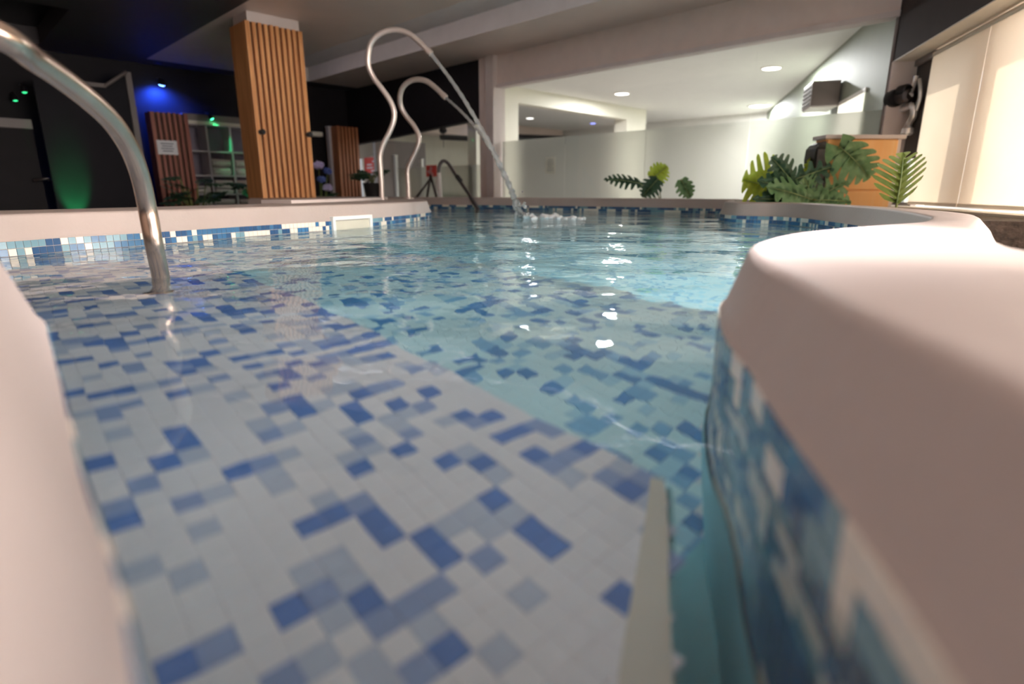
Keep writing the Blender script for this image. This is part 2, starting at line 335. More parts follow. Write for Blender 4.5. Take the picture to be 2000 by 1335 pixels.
LEFT = [((-3.3, 1.2), (-3.5, 1.8)), ((-2.4, 1.5), (-2.75, 2.05)), ((-1.95, 1.74), (-2.45, 2.3)), ((-1.75, 1.969), (-2.25, 2.48)), ((-1.677, 2.175), (-2.15, 2.62)), ((-1.517, 2.45), (-2.05, 2.85)),
        ((-1.29, 2.936), (-1.9, 3.2)), ((-1.064, 3.363), (-1.75, 3.7)), ((-.91, 3.706), (-1.65, 4.1)), ((-.77, 4.2), (-1.55, 4.6)), ((-.674, 4.75), (-1.5, 5.0)), ((-.69, 5.05), (-1.5, 5.3)),
        ((-.80, 5.7), (-1.5, 5.6)), ((-.92, 6.25), (-1.55, 5.9)), ((-1.2, 6.65), (-1.7, 6.1)), ((-2.0, 6.95), (-2.1, 6.4)), ((-3.1, 7.3), (-3.0, 6.7))]
NEAR = [((.06, -.34), (-.5, -.36)), ((.045, -.15), (-.5, -.25)), ((.010, .0), (-.5, -.2)), ((-.07, .09), (-.55, -.1)), ((-.168, .216), (-.6, 0)), ((-.269, .331), (-.65, .05)), ((-.405, .494), (-.75, .1)),
        ((-.545, .66), (-.82, .15)), ((-.636, .763), (-.9, .2)), ((-.74, .83), (-1.0, .25)), ((-.9, .86), (-1.1, .28)), ((-1.3, .82), (-1.4, .25)), ((-2.0, .85), (-2, .3)), ((-3.3, .95), (-3.3, .4))]
def pair_curve(pairs, n=10):
    c = catmull([(*a, *b) for a, b in pairs], n)
    return [Vector((p[0], p[1], 0)) for p in c], [Vector((p[2], p[3], 0)) for p in c]
ZTOP = .142
pool = thing('swimming_pool', 'raised freeform indoor pool with smooth pale rims, mosaic waterline and tiled steps', 'pool', (0, 3, -.55))
def make_rim(pairs, floor_z=-.55):
    inn, out = pair_curve(pairs); n = len(inn); bm = bmesh.new(); rows = []
    area2 = sum((inn[i].x - out[i].x) * 0 for i in range(n))
    for i in range(n):
        d = (inn[min(i + 1, n - 1)] - inn[max(i - 1, 0)]).normalized(); nn = Vector((-d.y, d.x, 0))
        if nn.dot(out[i] - inn[i]) < 0: nn = -nn
        e = (out[i] - inn[i]).normalized(); o = out[i]
        prof = [(inn[i] + nn * .010, -1.15), (inn[i] + nn * .004, .053), (inn[i] + nn * .008, .057), (inn[i] + nn * .010, .060), (inn[i] + nn * .034, .132), (inn[i] + nn * .036, .136), (inn[i] + nn * .040, .140), (inn[i] + nn * .046, ZTOP), (inn[i] + nn * .060, ZTOP + .0005),
                (inn[i].lerp(o, .5), ZTOP + .002), (o - e * .11, ZTOP), (o - e * .09, ZTOP - .004), (o - e * .02, ZTOP - .040), (o, ZTOP - .07), (o, floor_z)]
        rows.append([bm.verts.new((p.x, p.y, z)) for p, z in prof])
    for a, b in zip(rows, rows[1:]):
        for k in range(len(a) - 1): bm.faces.new((a[k], b[k], b[k + 1], a[k + 1]))
    bm.faces.new(rows[0]); bm.faces.new(list(reversed(rows[-1])))
    bmesh.ops.recalc_face_normals(bm, faces=bm.faces[:])
    o = mesh_obj('pool_rim', bm, M['plaster'], pool, True, 60)
    return o, inn, out
def resample(curve, step):
    out = []; acc = 0; nxt = 0
    for a, b in zip(curve, curve[1:]):
        L = (b - a).length
        while nxt <= acc + L and L > 0:
            out.append((a.lerp(b, (nxt - acc) / L), (b - a).normalized())); nxt += step
        acc += L
    return out
def tile_bm(sx, sy, h):
    bm = bmesh.new(); a = [bm.verts.new((x * sx / 2, y * sy / 2, 0)) for x, y in ((-1, -1), (1, -1), (1, 1), (-1, 1))]
    k = .0005; b = [bm.verts.new((x * (sx / 2 - k), y * (sy / 2 - k), h)) for x, y in ((-1, -1), (1, -1), (1, 1), (-1, 1))]
    bm.faces.new(b)
    for i in range(4): bm.faces.new((a[i], a[(i + 1) % 4], b[(i + 1) % 4], b[i]))
    return bm
def tile_meshes(name, mats, sx, sy, h):
    res = []
    for m in mats:
        me = bpy.data.meshes.new(name); bm = tile_bm(sx, sy, h); bm.to_mesh(me); bm.free(); me.materials.append(m); res.append(me)
    return res
FT = .0304; LOW_ME = tile_meshes('floor_tile', LOW_TILE, FT, FT, .0012)
WT = .0245; WALL_ME = tile_meshes('waterline_tile', WALL_TILE, WT, WT, .004)
FT = .0304; FLOOR_ME = tile_meshes('floor_tile', FLOOR_TILE, FT, FT, .0012)
def pick(weights): return random.choices(range(len(weights)), weights)[0]
def place_tiles(parent, tiles, meshes, mats, part_name, stuff_name, limit=300):
    """tiles: (matrix, colour index); the largest in the picture become objects, the others one joined part"""
    size = meshes[0].vertices[0].co.length * 1.414
    def big(t):
        m = t[0]; p = m.translation; q = proj(p)
        if not (-20 < q[0] < 2020 and -20 < q[1] < 1355) or q[2] < .05: return 0
        nrm = m.col[2].xyz.normalized(); view = (CAMP - p); c = nrm.dot(view.normalized())
        return 0 if c <= .01 else c * (size * 1120 / view.length) ** 2
    order = sorted(tiles, key=big, reverse=True)
    single = [t for t in order[:limit] if big(t) > 0]; rest = order[len(single):]
    pinv = world_inv(parent)
    for m, c in single:
        o = bpy.data.objects.new(part_name, meshes[c]); COL.objects.link(o); o.parent = parent; o.matrix_basis = pinv @ m
    vs, fs, mi = [], [], []
    for m, c in rest:
        k = len(vs); me = meshes[c]
        vs += [m @ v.co for v in me.vertices]; fs += [[k + i for i in p.vertices] for p in me.polygons]; mi += [c] * len(me.polygons)
    me = bpy.data.meshes.new(stuff_name); me.from_pydata([tuple(v) for v in vs], [], fs); me.polygons.foreach_set('material_index', mi)
    for m in mats: me.materials.append(m)
    o = bpy.data.objects.new(stuff_name, me); link(o, parent); o.matrix_parent_inverse = pinv; tag(o, kind='stuff')
def band(rim, inn, out, ztop=.052, rows=12, skip=None, limit=300):
    tiles = []; samples = resample(inn, WT + .0013); prev = {}
    for i, (p, d) in enumerate(samples):
        p2, d2 = samples[min(i + 1, len(samples) - 1)]; d = (p2 - p).normalized() if i + 1 < len(samples) else d
        nn = Vector((-d.y, d.x, 0)); j = min(range(0, len(inn), 3), key=lambda q: (inn[q] - p).length_squared)
        if nn.dot(out[j] - inn[j]) > 0: nn = -nn                # towards the water
        for r in range(rows):
            z = ztop - (WT + .0013) * (r + .5)
            if skip and skip(p, z): continue
            c = prev.get(r) if (r in prev and random.random() < .36) else pick(WALL_W); prev[r] = c
            Zc = nn; Yc = Vector((0, 0, 1)); Xc = Yc.cross(Zc)
            m = Matrix(((Xc.x, Yc.x, Zc.x, p.x - nn.x * .006), (Xc.y, Yc.y, Zc.y, p.y - nn.y * .006), (Xc.z, Yc.z, Zc.z, z), (0, 0, 0, 1)))
            tiles.append((m, c))
    place_tiles(rim, tiles, WALL_ME, WALL_TILE, 'waterline_tile', 'waterline_tiles', limit)
SK0, SK1 = at_z(650, 449, 0), at_z(722, 443, 0)          # skimmer mouth in the left rim
SKC = (SK0 + SK1) / 2; SKD = (SK1 - SK0).normalized(); SKN = Vector((SKD.y, -SKD.x, 0)); SKL = (SK1 - SK0).length
def in_skimmer(p, z): q = p - SKC; return abs(q.dot(SKD)) < SKL / 2 + .01 and abs(q.dot(SKN)) < .2 and z > -.09
rr, r_in, r_out = make_rim(RIGHT); band(rr, r_in, r_out)
lr, l_in, l_out = make_rim(LEFT); band(lr, l_in, l_out, rows=8, skip=in_skimmer)
nr, n_in, n_out = make_rim(NEAR); band(nr, n_in, n_out, rows=11, limit=120)
br, b_in, b_out = make_rim(BACK); band(br, b_in, b_out, rows=6, limit=150)

# basin floor: entrance platform, lower step, deep floor
E1 = Vector((-.66, .75, 0)).normalized(); E2 = Vector((.75, .66, 0)).normalized(); CORN = Vector((.181, .628, 0))
PLAT = [(.118, -.4), (.118, .2), (.126, .368), (.181, .628), tuple((CORN + E1 * 4.3)[:2]), (-4.2, 2.0), (-4, .3), (-.6, -.5)]
bm = bmesh.new(); bm_prism(bm, PLAT, -1.16, -.2535)
plat = mesh_obj('entry_platform', bm, M['grout'], pool)
L2 = CORN + E2 * .85
LOW = [tuple((CORN - E1 * 1.5 - E2 * .02)[:2]), tuple((CORN - E1 * 1.5 + E2 * .85)[:2]), tuple((CORN + E1 * 4.4 + E2 * .85)[:2]), tuple((CORN + E1 * 4.4 - E2 * .02)[:2])]
bm = bmesh.new(); bm_prism(bm, LOW, -1.17, -.4535); low = mesh_obj('lower_step', bm, M['grout'], pool)
bm = bmesh.new(); bm_box(bm, (-.2, 3.6, -1.1), 8, 10, .14); mesh_obj('basin_floor', bm, M['deep'], pool)
def inside(poly, p):
    c = False; j = len(poly) - 1
    for i in range(len(poly)):
        if (poly[i][1] > p[1]) != (poly[j][1] > p[1]) and p[0] < (poly[j][0] - poly[i][0]) * (p[1] - poly[i][1]) / (poly[j][1] - poly[i][1]) + poly[i][0]: c = not c
        j = i
    return c
OUTLINE = [p for p in r_in] + [p for p in b_in] + [p for p in reversed(l_in)] + [p for p in reversed(n_in)]
OUT2 = [(p.x, p.y) for p in OUTLINE]
def lay(parent, poly, z, reach, origin, meshes, mats):
    tiles = []; st = FT + .0003; prev = {}
    for i in range(-150, 150):
        for j in range(-100, 100):
            p = origin + E1 * ((i + .5) * st) + E2 * ((j + .5) * st)
            if p.y > reach or p.y < -.3 or not inside(poly, p): continue
            if not inside(OUT2, p) : continue
            c = pick(FLOOR_W)
            if c == 0 and prev.get(j, 0) > 1 and random.random() < .10: c = prev[j]
            prev[j] = c
            tiles.append((Matrix(((E1.x, -E2.x, 0, p.x), (E1.y, -E2.y, 0, p.y), (0, 0, 1, z), (0, 0, 0, 1))), c))
    place_tiles(parent, tiles, meshes, mats, 'floor_tile', 'floor_tiles')
lay(plat, PLAT, -.2535, 3.2, CORN, FLOOR_ME, FLOOR_TILE)
GAP_OK = [tuple((CORN - E1 * .6)[:2]), tuple((CORN - E1 * .6 + E2 * .85)[:2]), tuple((CORN + E1 * 3.4 + E2 * .85)[:2]), tuple((CORN + E1 * 3.4)[:2])]
lay(low, GAP_OK, -.4535, 3.6, CORN, LOW_ME, LOW_TILE)
# cream edge strip of the platform and the teal side channel below the mosaic
bm = bmesh.new()
e = [(Vector((.118, -.3, 0)), .075), (Vector((.120, .2, 0)), .058), (Vector((.128, .368, 0)), .042), (Vector((.181, .626, 0)), .016)]; prevq = None
for i_, (p, w_) in enumerate(e):
    nn = Vector((-1, .1, 0)) if i_ < 2 else Vector((-.97, .2, 0)); q = [bm.verts.new(p + Vector((0, 0, z_))) for z_ in (-.275, -.249)] + [bm.verts.new(p + nn * w_ + Vector((0, 0, z_))) for z_ in (-.249, -.275)]
    if prevq:
        for k in range(4): bm.faces.new((prevq[k], prevq[(k + 1) % 4], q[(k + 1) % 4], q[k]))
    else: bm.faces.new(q)
    prevq = q
bm.faces.new(list(reversed(prevq))); bmesh.ops.recalc_face_normals(bm, faces=bm.faces[:])
mesh_obj('step_nosing', bm, M['nosing'], plat)
bm = bmesh.new()
for a, b, in zip([Vector((.12, -.3, 0)), Vector((.122, .2, 0)), Vector((.130, .368, 0)), Vector((.185, .620, 0))], [Vector((.122, .2, 0)), Vector((.130, .368, 0)), Vector((.185, .620, 0))]):
    d = (b - a).normalized(); bm_box(bm, (a + b) / 2 + Vector((0, 0, -.70)), (b - a).length, .006, .88, d, Vector((-d.y, d.x, 0)))
mesh_obj('step_riser', bm, M['teal'], plat)
bm = bmesh.new(); lo_i = [k for k, p in enumerate(r_in) if -.4 < p.y < 1.3]; prevq = None
for k in lo_i:
    p = r_in[k]; d = (r_in[k + 1] - r_in[k - 1]).normalized() if k else Vector((0, 1, 0)); nn = Vector((-d.y, d.x, 0))
    q = (bm.verts.new((p.x + nn.x * .0, p.y + nn.y * .0, -.2562)), bm.verts.new((p.x + nn.x * .0, p.y + nn.y * .0, -1.1)))
    if prevq: bm.faces.new((prevq[0], q[0], q[1], prevq[1]))
    prevq = q
mesh_obj('wall_lining', bm, M['teal'], pool, True)
bm = bmesh.new(); bm_prism(bm, [(.119, -.35), (.13, .368), (.186, .62), (.40, .80), (.40, -.35)], -1.16, -.448); mesh_obj('side_channel', bm, M['teal'], pool)
# skimmer
bm = bmesh.new(); T = .022
cc = SKC + Vector((0, 0, .0)); 
bm_box(bm, cc + Vector((0, 0, .066)) - SKN * .0 + SKN * .004, SKL + .02, .03, T, SKD, SKN, bevel=.003)
bm_box(bm, cc - SKD * (SKL / 2) + Vector((0, 0, .0)) + SKN * .004, T, .03, .132, SKD, SKN, bevel=.003)
bm_box(bm, cc + SKD * (SKL / 2) + Vector((0, 0, .0)) + SKN * .004, T, .03, .132, SKD, SKN, bevel=.003)
sk = mesh_obj('skimmer_frame', bm, M['white_trim'], lr)
box('skimmer_shade_plate', cc + SKN * .004 + Vector((0, 0, -.0)), SKL - T, .006, .10, M['mouth_shade'], lr, SKD, SKN)  # flat plate closing the mouth, recess shade in its colour

# unseen underwater lamps added in the walls to brighten the deep part
def pool_lamp(p, d, power):
    p = Vector(p); d = Vector(d).normalized()
    mesh_obj('added_basin_lamp', bm_lathe(bmesh.new(), p - d * .05, d, [(.13, 0), (.13, .02), (.11, .035), (.105, .028)], 20), M['chrome'], pool, True, 40)
    o = area('added_basin_glow', p, d, .2, .2, power, (.86, .97, 1)); o.data.shape = 'DISK'; o.parent = pool; o.matrix_parent_inverse = world_inv(pool)
pool_lamp((1.08, 1.69, -.55), (-.5, .8, -.15), 16)
pool_lamp((1.70, 3.30, -.55), (-1, .25, -.15), 16)
# raised white kerb on the left ledge
bm = bmesh.new(); kp = [k for k, p in enumerate(l_out) if 3.9 < p.y < 6.0 and k < 150]
prevq = None
for k in kp:
    o = l_out[k]; e = (l_in[k] - o).normalized(); q = [bm.verts.new((o + e * .02) + Vector((0, 0, z))) for z in (.10, .163)] + [bm.verts.new((o + e * .30) + Vector((0, 0, z))) for z in (.163, .10)]
    if prevq:
        for i in range(4): bm.faces.new((prevq[i], prevq[(i + 1) % 4], q[(i + 1) % 4], q[i]))
    else: bm.faces.new(q)
    prevq = q
bm.faces.new(list(reversed(prevq))); bmesh.ops.recalc_face_normals(bm, faces=bm.faces[:])
mesh_obj('ledge_kerb', bm, M['post'], lr)

# water body
bm = bmesh.new(); loop = []
for i, p in enumerate(OUTLINE):
    if loop and (loop[-1] - p).length < 1e-3: continue
    loop.append(p)
n = len(loop); poly = []
for i, p in enumerate(loop):
    d = (loop[(i + 1) % n] - loop[i - 1]).normalized(); poly.append(p + Vector((d.y, -d.x, 0)) * .02)
bm_prism(bm, [(p.x, p.y) for p in poly], -1.19, 0)
wob = mesh_obj('pool_water', bm, M['water']); tag(wob, 'clear pale blue rippling pool water between the curved rims', 'water', kind='stuff')

# ------------------------------------------------------------------ room shell
def st(o): o['kind'] = 'structure'; return o
ZC = 2.08; UG = 6.185; VB = 10.62; ZF = -.55
bm = bmesh.new()
def ring(pts):
    vs = [bm.verts.new((p[0], p[1], ZF)) for p in pts]; return [bm.edges.new((vs[k], vs[(k + 1) % len(vs)])) for k in range(len(vs))]
eds = ring([uv(-6, -11), uv(14, -11), uv(14, 15), uv(-6, 15)]) + ring(poly[::2])
bmesh.ops.triangle_fill(bm, use_beauty=True, use_dissolve=False, edges=eds, normal=(0, 0, 1))
st(mesh_obj('floor', bm, M['hall_floor']))
# hall ceiling: rectangles in the room grid around the two sunk trays
TR = (4.27, 5.22, -6, 10.2); TR2 = (-3.0, 1.5, 8.1, 10.2)
bm = bmesh.new()
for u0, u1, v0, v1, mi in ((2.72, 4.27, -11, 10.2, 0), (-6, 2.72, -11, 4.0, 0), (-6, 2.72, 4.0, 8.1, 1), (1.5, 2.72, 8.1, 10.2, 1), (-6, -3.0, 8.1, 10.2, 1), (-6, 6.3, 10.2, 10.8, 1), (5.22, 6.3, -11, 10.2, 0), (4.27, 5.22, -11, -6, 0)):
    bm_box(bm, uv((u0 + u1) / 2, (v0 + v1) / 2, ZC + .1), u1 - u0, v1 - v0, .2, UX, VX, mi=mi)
def clip(bm, off=.34):
    bmesh.ops.bisect_plane(bm, geom=bm.verts[:] + bm.edges[:] + bm.faces[:], plane_co=wpt(0, off, 0), plane_no=WN, clear_outer=True)
    bmesh.ops.holes_fill(bm, edges=[e for e in bm.edges if e.is_boundary]); return bm
ceil = st(mesh_obj('ceiling', clip(bm), [M['ceiling'], M['shaded_ceiling']]))
bm = bmesh.new(); u0, u1, v0, v1 = TR
bm_box(bm, uv((u0 + u1) / 2, (v0 + v1) / 2, ZC + .24), u1 - u0 + .1, v1 - v0 + .1, .04, UX, VX)
for (a, b, c, d) in ((u0 - .0, u0 + .006, v0, v1), (u1 - .006, u1, v0, v1), (u0, u1, v1 - .006, v1), (u0, u1, v0, v0 + .006)):
    bm_box(bm, uv((a + b) / 2, (c + d) / 2, ZC + .11), b - a, d - c, .222, UX, VX)
mesh_obj('ceiling_tray', clip(bm), M['tray'], ceil)
o = area('cove_lamp', uv(4.40, 5.0, ZC + .03), UX * .55 + Vector((0, 0, .8)), .03, 9, 16, (.95, .90, 1)); o.rotation_euler = Matrix((VX, Vector((0, 0, 1)).cross(VX) * 0 + (UX * .55 + Vector((0, 0, .8))).normalized().cross(VX), -(UX * .55 + Vector((0, 0, .8))).normalized())).transposed().to_euler()
o.data.size, o.data.size_y = 9, .03
uvbox('dark_tray', TR2[0] - .1, TR2[1] + .1, TR2[2] - .1, TR2[3] + .1, ZC + .2, ZC + .24, M['black'], ceil)
st(uvbox('wall_left', -6, 6.3, VB, VB + .15, ZF, ZC + .1, M['dark_wall']))
st(uvbox('wall_back', -5.2, -5.0, -11, 10.8, ZF, ZC + .1, M['ceiling']))
# glass wall plane: post, beam, dark bulkhead
vL = to_uv((-.19, 8.9))[1]; vR = to_uv((3.29, 5.40))[1]
st(uvbox('trim_1', UG - .10, UG + .14, vL + .02, vL + .18, ZF, ZC, M['post']))
st(uvbox('trim_2', UG - .06, UG + .14, vL + .18, vL + .36, ZF, ZC, M['wall_pink']))
beam = st(uvbox('wall_front', UG - .02, UG + .16, vR - .35, vL + .02, 1.67, ZC, M['wall_pink']))
uvbox('beam_lip', UG - .05, UG + .10, vR - .0, vL + .02, 1.655, 1.70, M['post'], beam)
bm = bmesh.new(); bq = [(vL + .36, 1.27), (VB, 1.08), (VB, ZC), (vL + .36, ZC)]
lo = [bm.verts.new(uv(UG - .02, v_, z_)) for v_, z_ in bq]; hi = [bm.verts.new(uv(UG + .12, v_, z_)) for v_, z_ in bq]; bm.faces.new(lo); bm.faces.new(list(reversed(hi)))
for k in range(4): bm.faces.new((lo[k], lo[(k + 1) % 4], hi[(k + 1) % 4], hi[k]))
bmesh.ops.recalc_face_normals(bm, faces=bm.faces[:]); st(mesh_obj('wall_bulkhead', bm, M['dark_wall']))
win = bpy.data.objects.new('window_1', None); win.location = uv(UG, 4, 0); link(win); tag(win, kind='structure')
def gpt(px):  # v where picture column px meets the glass plane
    return to_uv(on_plane(px, 300, uv(UG, 0), UX))[1]
cuts = [vL, gpt(1098), gpt(1255), gpt(1455), vR]
FRZ = .925
for a, b in zip(cuts, cuts[1:]):
    g = uvbox('glass_pane', UG + .05, UG + .058, b + .003, a - .003, .02, 1.66, M['glass'], win)
    uvbox('frosted_film', UG + .060, UG + .063, b + .003, a - .003, .02, FRZ, M['frost'], g)
uvbox('window_frame', UG, UG + .1, vR - .03, vR + .035, 0, 1.67, M['frame_grey'], win)
uvbox('window_sill', UG - .02, UG + .12, vR, vL, -.02, .03, M['post'], win)
# panes of the second glazed front, left of the post
win2 = bpy.data.objects.new('window_2', None); win2.location = uv(UG, 8, 0); link(win2); tag(win2, kind='structure')
cut2 = [vL + .36, gpt(845), gpt(770), 9.9]
for a, b in zip(cut2, cut2[1:]):
    g = uvbox('glass_pane', UG + .05, UG + .058, a + .004, b - .004, ZF, 1.29, M['glass'], win2)
    if a < 9: uvbox('frosted_film', UG + .060, UG + .063, a + .004, b - .004, ZF, .62, M['frost'], g)
for v_ in (vL + .40, gpt(846)): uvbox('glass_channel', UG + .03, UG + .08, v_ - .02, v_ + .02, ZF, .42, M['white_trim'], win2)
st(uvbox('wall_sill', UG - .05, UG + .15, vR - .2, VB, ZF, .0, M['wall_pink']))

# planter soil behind the rims
bm = bmesh.new(); pl = [(p.x, p.y) for p in r_out[170:]] + [(2.45, 5.75), (3.16, 5.2), (2.60, 3.0), (2.45, 2.6)]
bm_prism(bm, pl, -.5, .085); mesh_obj('planter_soil', bm, M['soil'], pool)
bm = bmesh.new(); pb = [(p.x, p.y) for p in b_out] + [tuple(uv(UG - .07, 10.0)[:2]), tuple(uv(UG - .07, vR + .1)[:2])]
bm_prism(bm, pb, -.5, .06); mesh_obj('planter_soil', bm, M['soil'], pool)

# window wall on the right: bulkhead above, dado below, piers, recess
wr = bpy.data.objects.new('wall_right', None); wr.location = W0; link(wr); tag(wr, kind='structure')
wbox('bulkhead', -.02, 13, 0, .35, 1.305, ZC + .1, M['brown_wall'], wr)
wbox('wall_soffit', -.02, 13, 0.002, .345, 1.297, 1.305, M['soffit'], wr)
wbox('dado', -.02, 13, 0, .35, ZF, .06, M['brown_wall'], wr)
wbox('window_jamb', -.05, .0, .0, .19, .06, 1.3, M['post'], wr)
wbox('sill_board', .0, 13, -.015, .30, .06, .10, M['sill'], wr, bevel=.004)
pier = wbox('wall_pier', 1.12, 1.60, .40, .55, .0, 1.8, M['wall_pink'], wr)
wbox('wall_pier', 7.3, 7.5, .0, .35, .06, 1.31, M['brown_wall'], wr)
wbox('wall_pier', 10.7, 13, .2, .6, .06, 1.31, M['brown_wall'], wr)
wbox('window_lintel', -.1, 4.0, .45, .60, 1.16, 1.5, M['wall_pink'], wr)
w3 = bpy.data.objects.new('window_3', None); w3.location = wpt(.2, .3, .1); link(w3); tag(w3, kind='structure')
wbox('dark_panel', .0, .42, .19, .21, .52, 1.25, M['black'], w3)
wbox('window_frame', .0, .42, .175, .215, .49, .53, M['slat_gap'], w3)
wbox('window_frame', .0, .42, .175, .215, .10, .125, M['frame_grey'], w3)
wbox('glass_pane', .0, .42, .19, .195, .125, .49, M['glass'], w3)
wbox('garden_pane', .0, .45, .26, .265, .1, .5, M['outdoors'], w3)
wbox('header_rail', .0, .42, .165, .215, 1.25, 1.30, M['frame_grey'], w3)
# roller blinds
def blind(t0, t1, z0, label, off=.155):
    b = thing('roller_blind', label, 'blind', wpt((t0 + t1) / 2, off, 1.26), 'cream roller blinds of the window wall')
    wbox('fabric', t0, t1, off, off + .003, z0, 1.255, M['blind'], b)
    mesh_obj('roller_tube', bm_tube(bmesh.new(), [wpt(t0, off + .02, 1.262), wpt(t1, off + .02, 1.262)], .026, 14), M['soffit'], b, True, 50)
    wbox('hem_bar', t0, t1, off - .006, off + .009, z0 - .012, z0 + .012, M['sill'], b, bevel=.003)
    return b
blind(.42, 1.33, .125, 'cream sunlit roller blind beside the dark window panel, with a tan shadow strip')
blind(1.34, 3.6, .125, 'wide cream roller blind at the right edge of the photo')
# unseen wall added to block low sun, its opening shaping the rim's patch
wy = bpy.data.objects.new('wall_sun_blocker', None); wy.location = wpt(6, 2.9, ZF); link(wy); tag(wy, kind='structure')
wbox('wall_panel', 4.45, 5.75, 2.85, 3.0, ZF, 3.3, M['white_paint'], wy)
wbox('wall_panel', 6.65, 14, 2.85, 3.0, ZF, 3.3, M['white_paint'], wy)
wbox('wall_panel', 5.75, 6.65, 2.85, 3.0, ZF, 1.93, M['white_paint'], wy)
wbox('wall_panel', 5.75, 6.65, 2.85, 3.0, 2.28, 3.3, M['white_paint'], wy)

# ------------------------------------------------------------------ room behind the glass
ZI = 1.86
st(mesh_obj('ceiling_1', clip(bm_box(bmesh.new(), uv((UG + .16 + 14) / 2, 4, ZI + .05), 14 - UG - .16, 20, .1, UX, VX), .1), M['white_paint']))
st(box('wall_end', W0 + Vector((.272, .962, 0)) * 4.6 + WN * .06 + Vector((0, 0, .65)), 9.0, .12, 2.5, M['green_wall'], None, WD, WN))
st(uvbox('wall_far', 13.2, 13.35, -4, 14, ZF, ZI, M['white_paint']))
st(uvbox('wall_inner', UG + .05, 13.3, 13.0, 13.1, ZF, ZI, M['ceiling']))
dw = bpy.data.objects.new('wall_divider', None); dw.location = uv(8.5, 7.1, ZF); link(dw); tag(dw, kind='structure')
uvbox('wall_column', UG + .12, 7.25, 7.05, 7.25, ZF, ZI, M['cream'], dw)
uvbox('wall_column', 10.4, 11.1, 7.05, 7.35, ZF, ZI, M['cream'], dw)
uvbox('wall_beam', 7.25, 10.4, 7.05, 7.25, 1.62, ZI, M['cream'], dw)
uvbox('wall_panel', 7.25, 8.6, 11.4, 11.5, ZF, 1.3, M['frame_grey'], dw)
uvbox('wall_soffit', 7.25, 13.1, 11.0, 11.6, 1.5, ZI, M['ceiling'], dw)
def downlight(p, label, mat_on, r=.11, power=0, col=(.98, .97, .99)):
    t = thing('ceiling_downlight', label, 'light', p)
    bm = bm_lathe(bmesh.new(), p, (0, 0, -1), [(r * 1.18, 0), (r * 1.18, .010), (r * 1.02, .016), (r * .98, .006)], 24); mesh_obj('trim_ring', bm, M['white_trim'], t, True, 40)
    bm = bm_lathe(bmesh.new(), Vector(p) - Vector((0, 0, .004)), (0, 0, -1), [(r * .98, 0), (r * .95, .010), (r * .5, .013)], 24); mesh_obj('diffuser', bm, mat_on, t, True, 40)
    if power:
        d = bpy.data.lights.new('downlight_lamp', 'AREA'); d.shape = 'DISK'; d.size = r * 2; d.energy = power; d.color = col
        o = bpy.data.objects.new('downlight_lamp', d); link(o, t); o.matrix_parent_inverse = world_inv(t); o.location = Vector(p) - Vector((0, 0, .03))
    return t
downlight(at_z(1215, 182, ZI), 'round white ceiling downlight above the single back plant, behind clear glass', M['lamp_on'], .12, 95)
downlight(at_z(1507, 132, ZI), 'round white ceiling downlight nearest the pool, close to the green wall', M['lamp_on'], .12, 150)
downlight(at_z(1483, 206, ZI), 'far round white ceiling downlight just above the frosted glass edge', M['lamp_on'], .19, 140)
downlight(at_z(1035, 230, ZI), 'small bright downlight in the dark back room beyond the cream beam', M['lamp_dim'], .09, 10)
lp = at_z(1158, 240, ZI); downlight(lp, 'tiny violet ceiling light in the dark back room beyond the cream beam', M['violet_on'], .07)
for (x_, y_, sx, sy, pw_, lab) in ((1.25, 1.45, .9, .5, 104, 'added fill light panel over the near right rim, above the photo'), (-1.7, -.9, 1.2, .6, 2.5, 'added fill light panel behind the camera at the left')):  # unseen fill panels added to light the water and near rims
    t = thing('fill_panel_light', lab, 'light', (x_, y_, ZC))
    box('housing', (x_, y_, ZC - .012), sx + .04, sy + .04, .024, M['white_trim'], t, bevel=.004)
    box('diffuser', (x_, y_, ZC - .027), sx, sy, .006, M['white_paint'], t)
    o = area('fill_lamp', (x_, y_, ZC - .035), (-.63, .10, -1) if x_ > 0 else (1.0, .85, -1), sx, sy, pw_, (.97, .95, 1)); o.data.spread = math.radians(44)
    o.parent = t; o.matrix_parent_inverse = world_inv(t)
# air conditioner on the green wall, orange ceiling patch (smoke hatch), inner window
acp = on_plane(1603, 188, W0 + WN * -.17, WN)
ac = thing('air_conditioner', 'dark grey wall air conditioner under the ceiling of the glazed room', 'air conditioner', acp)
box('body', acp, .50, .30, .27, M['frame_grey'], ac, WD, WN, bevel=.015)
box('underside_grille', acp - Vector((0, 0, .141)), .47, .27, .014, M['white_trim'], ac, WD, WN)
bm = bmesh.new()
for k in range(5): bm_box(bm, acp - WN * .153 + Vector((0, 0, -.10 + k * .045)), .42, .012, .012, WD, WN)
mesh_obj('air_louvres', bm, M['black'], ac)
bc = at_z(1604, 153, ZI - .02)
hat = thing('ceiling_bracket', 'dark flat bracket on the ceiling above the grey air conditioner', 'bracket', bc)
box('plate', bc, .75, .34, .04, M['frame_grey'], hat, WD, WN, bevel=.004); box('hanger', bc + Vector((0, 0, -.09)) - WD * .2, .04, .1, .14, M['frame_grey'], hat, WD, WN)
w4 = bpy.data.objects.new('window_4', None); q = on_plane(1675, 200, W0 - WN * .0, WN); w4.location = q; link(w4); tag(w4, kind='structure')
wt = -(q - W0).dot(WD)
wbox('window_pane', -wt - .75, -wt + .25, -.012, -.006, .70, 1.16, M['outdoors'], w4)
wbox('window_frame', -wt - .8, -wt + .3, -.02, -.004, 1.16, 1.2, M['white_trim'], w4)
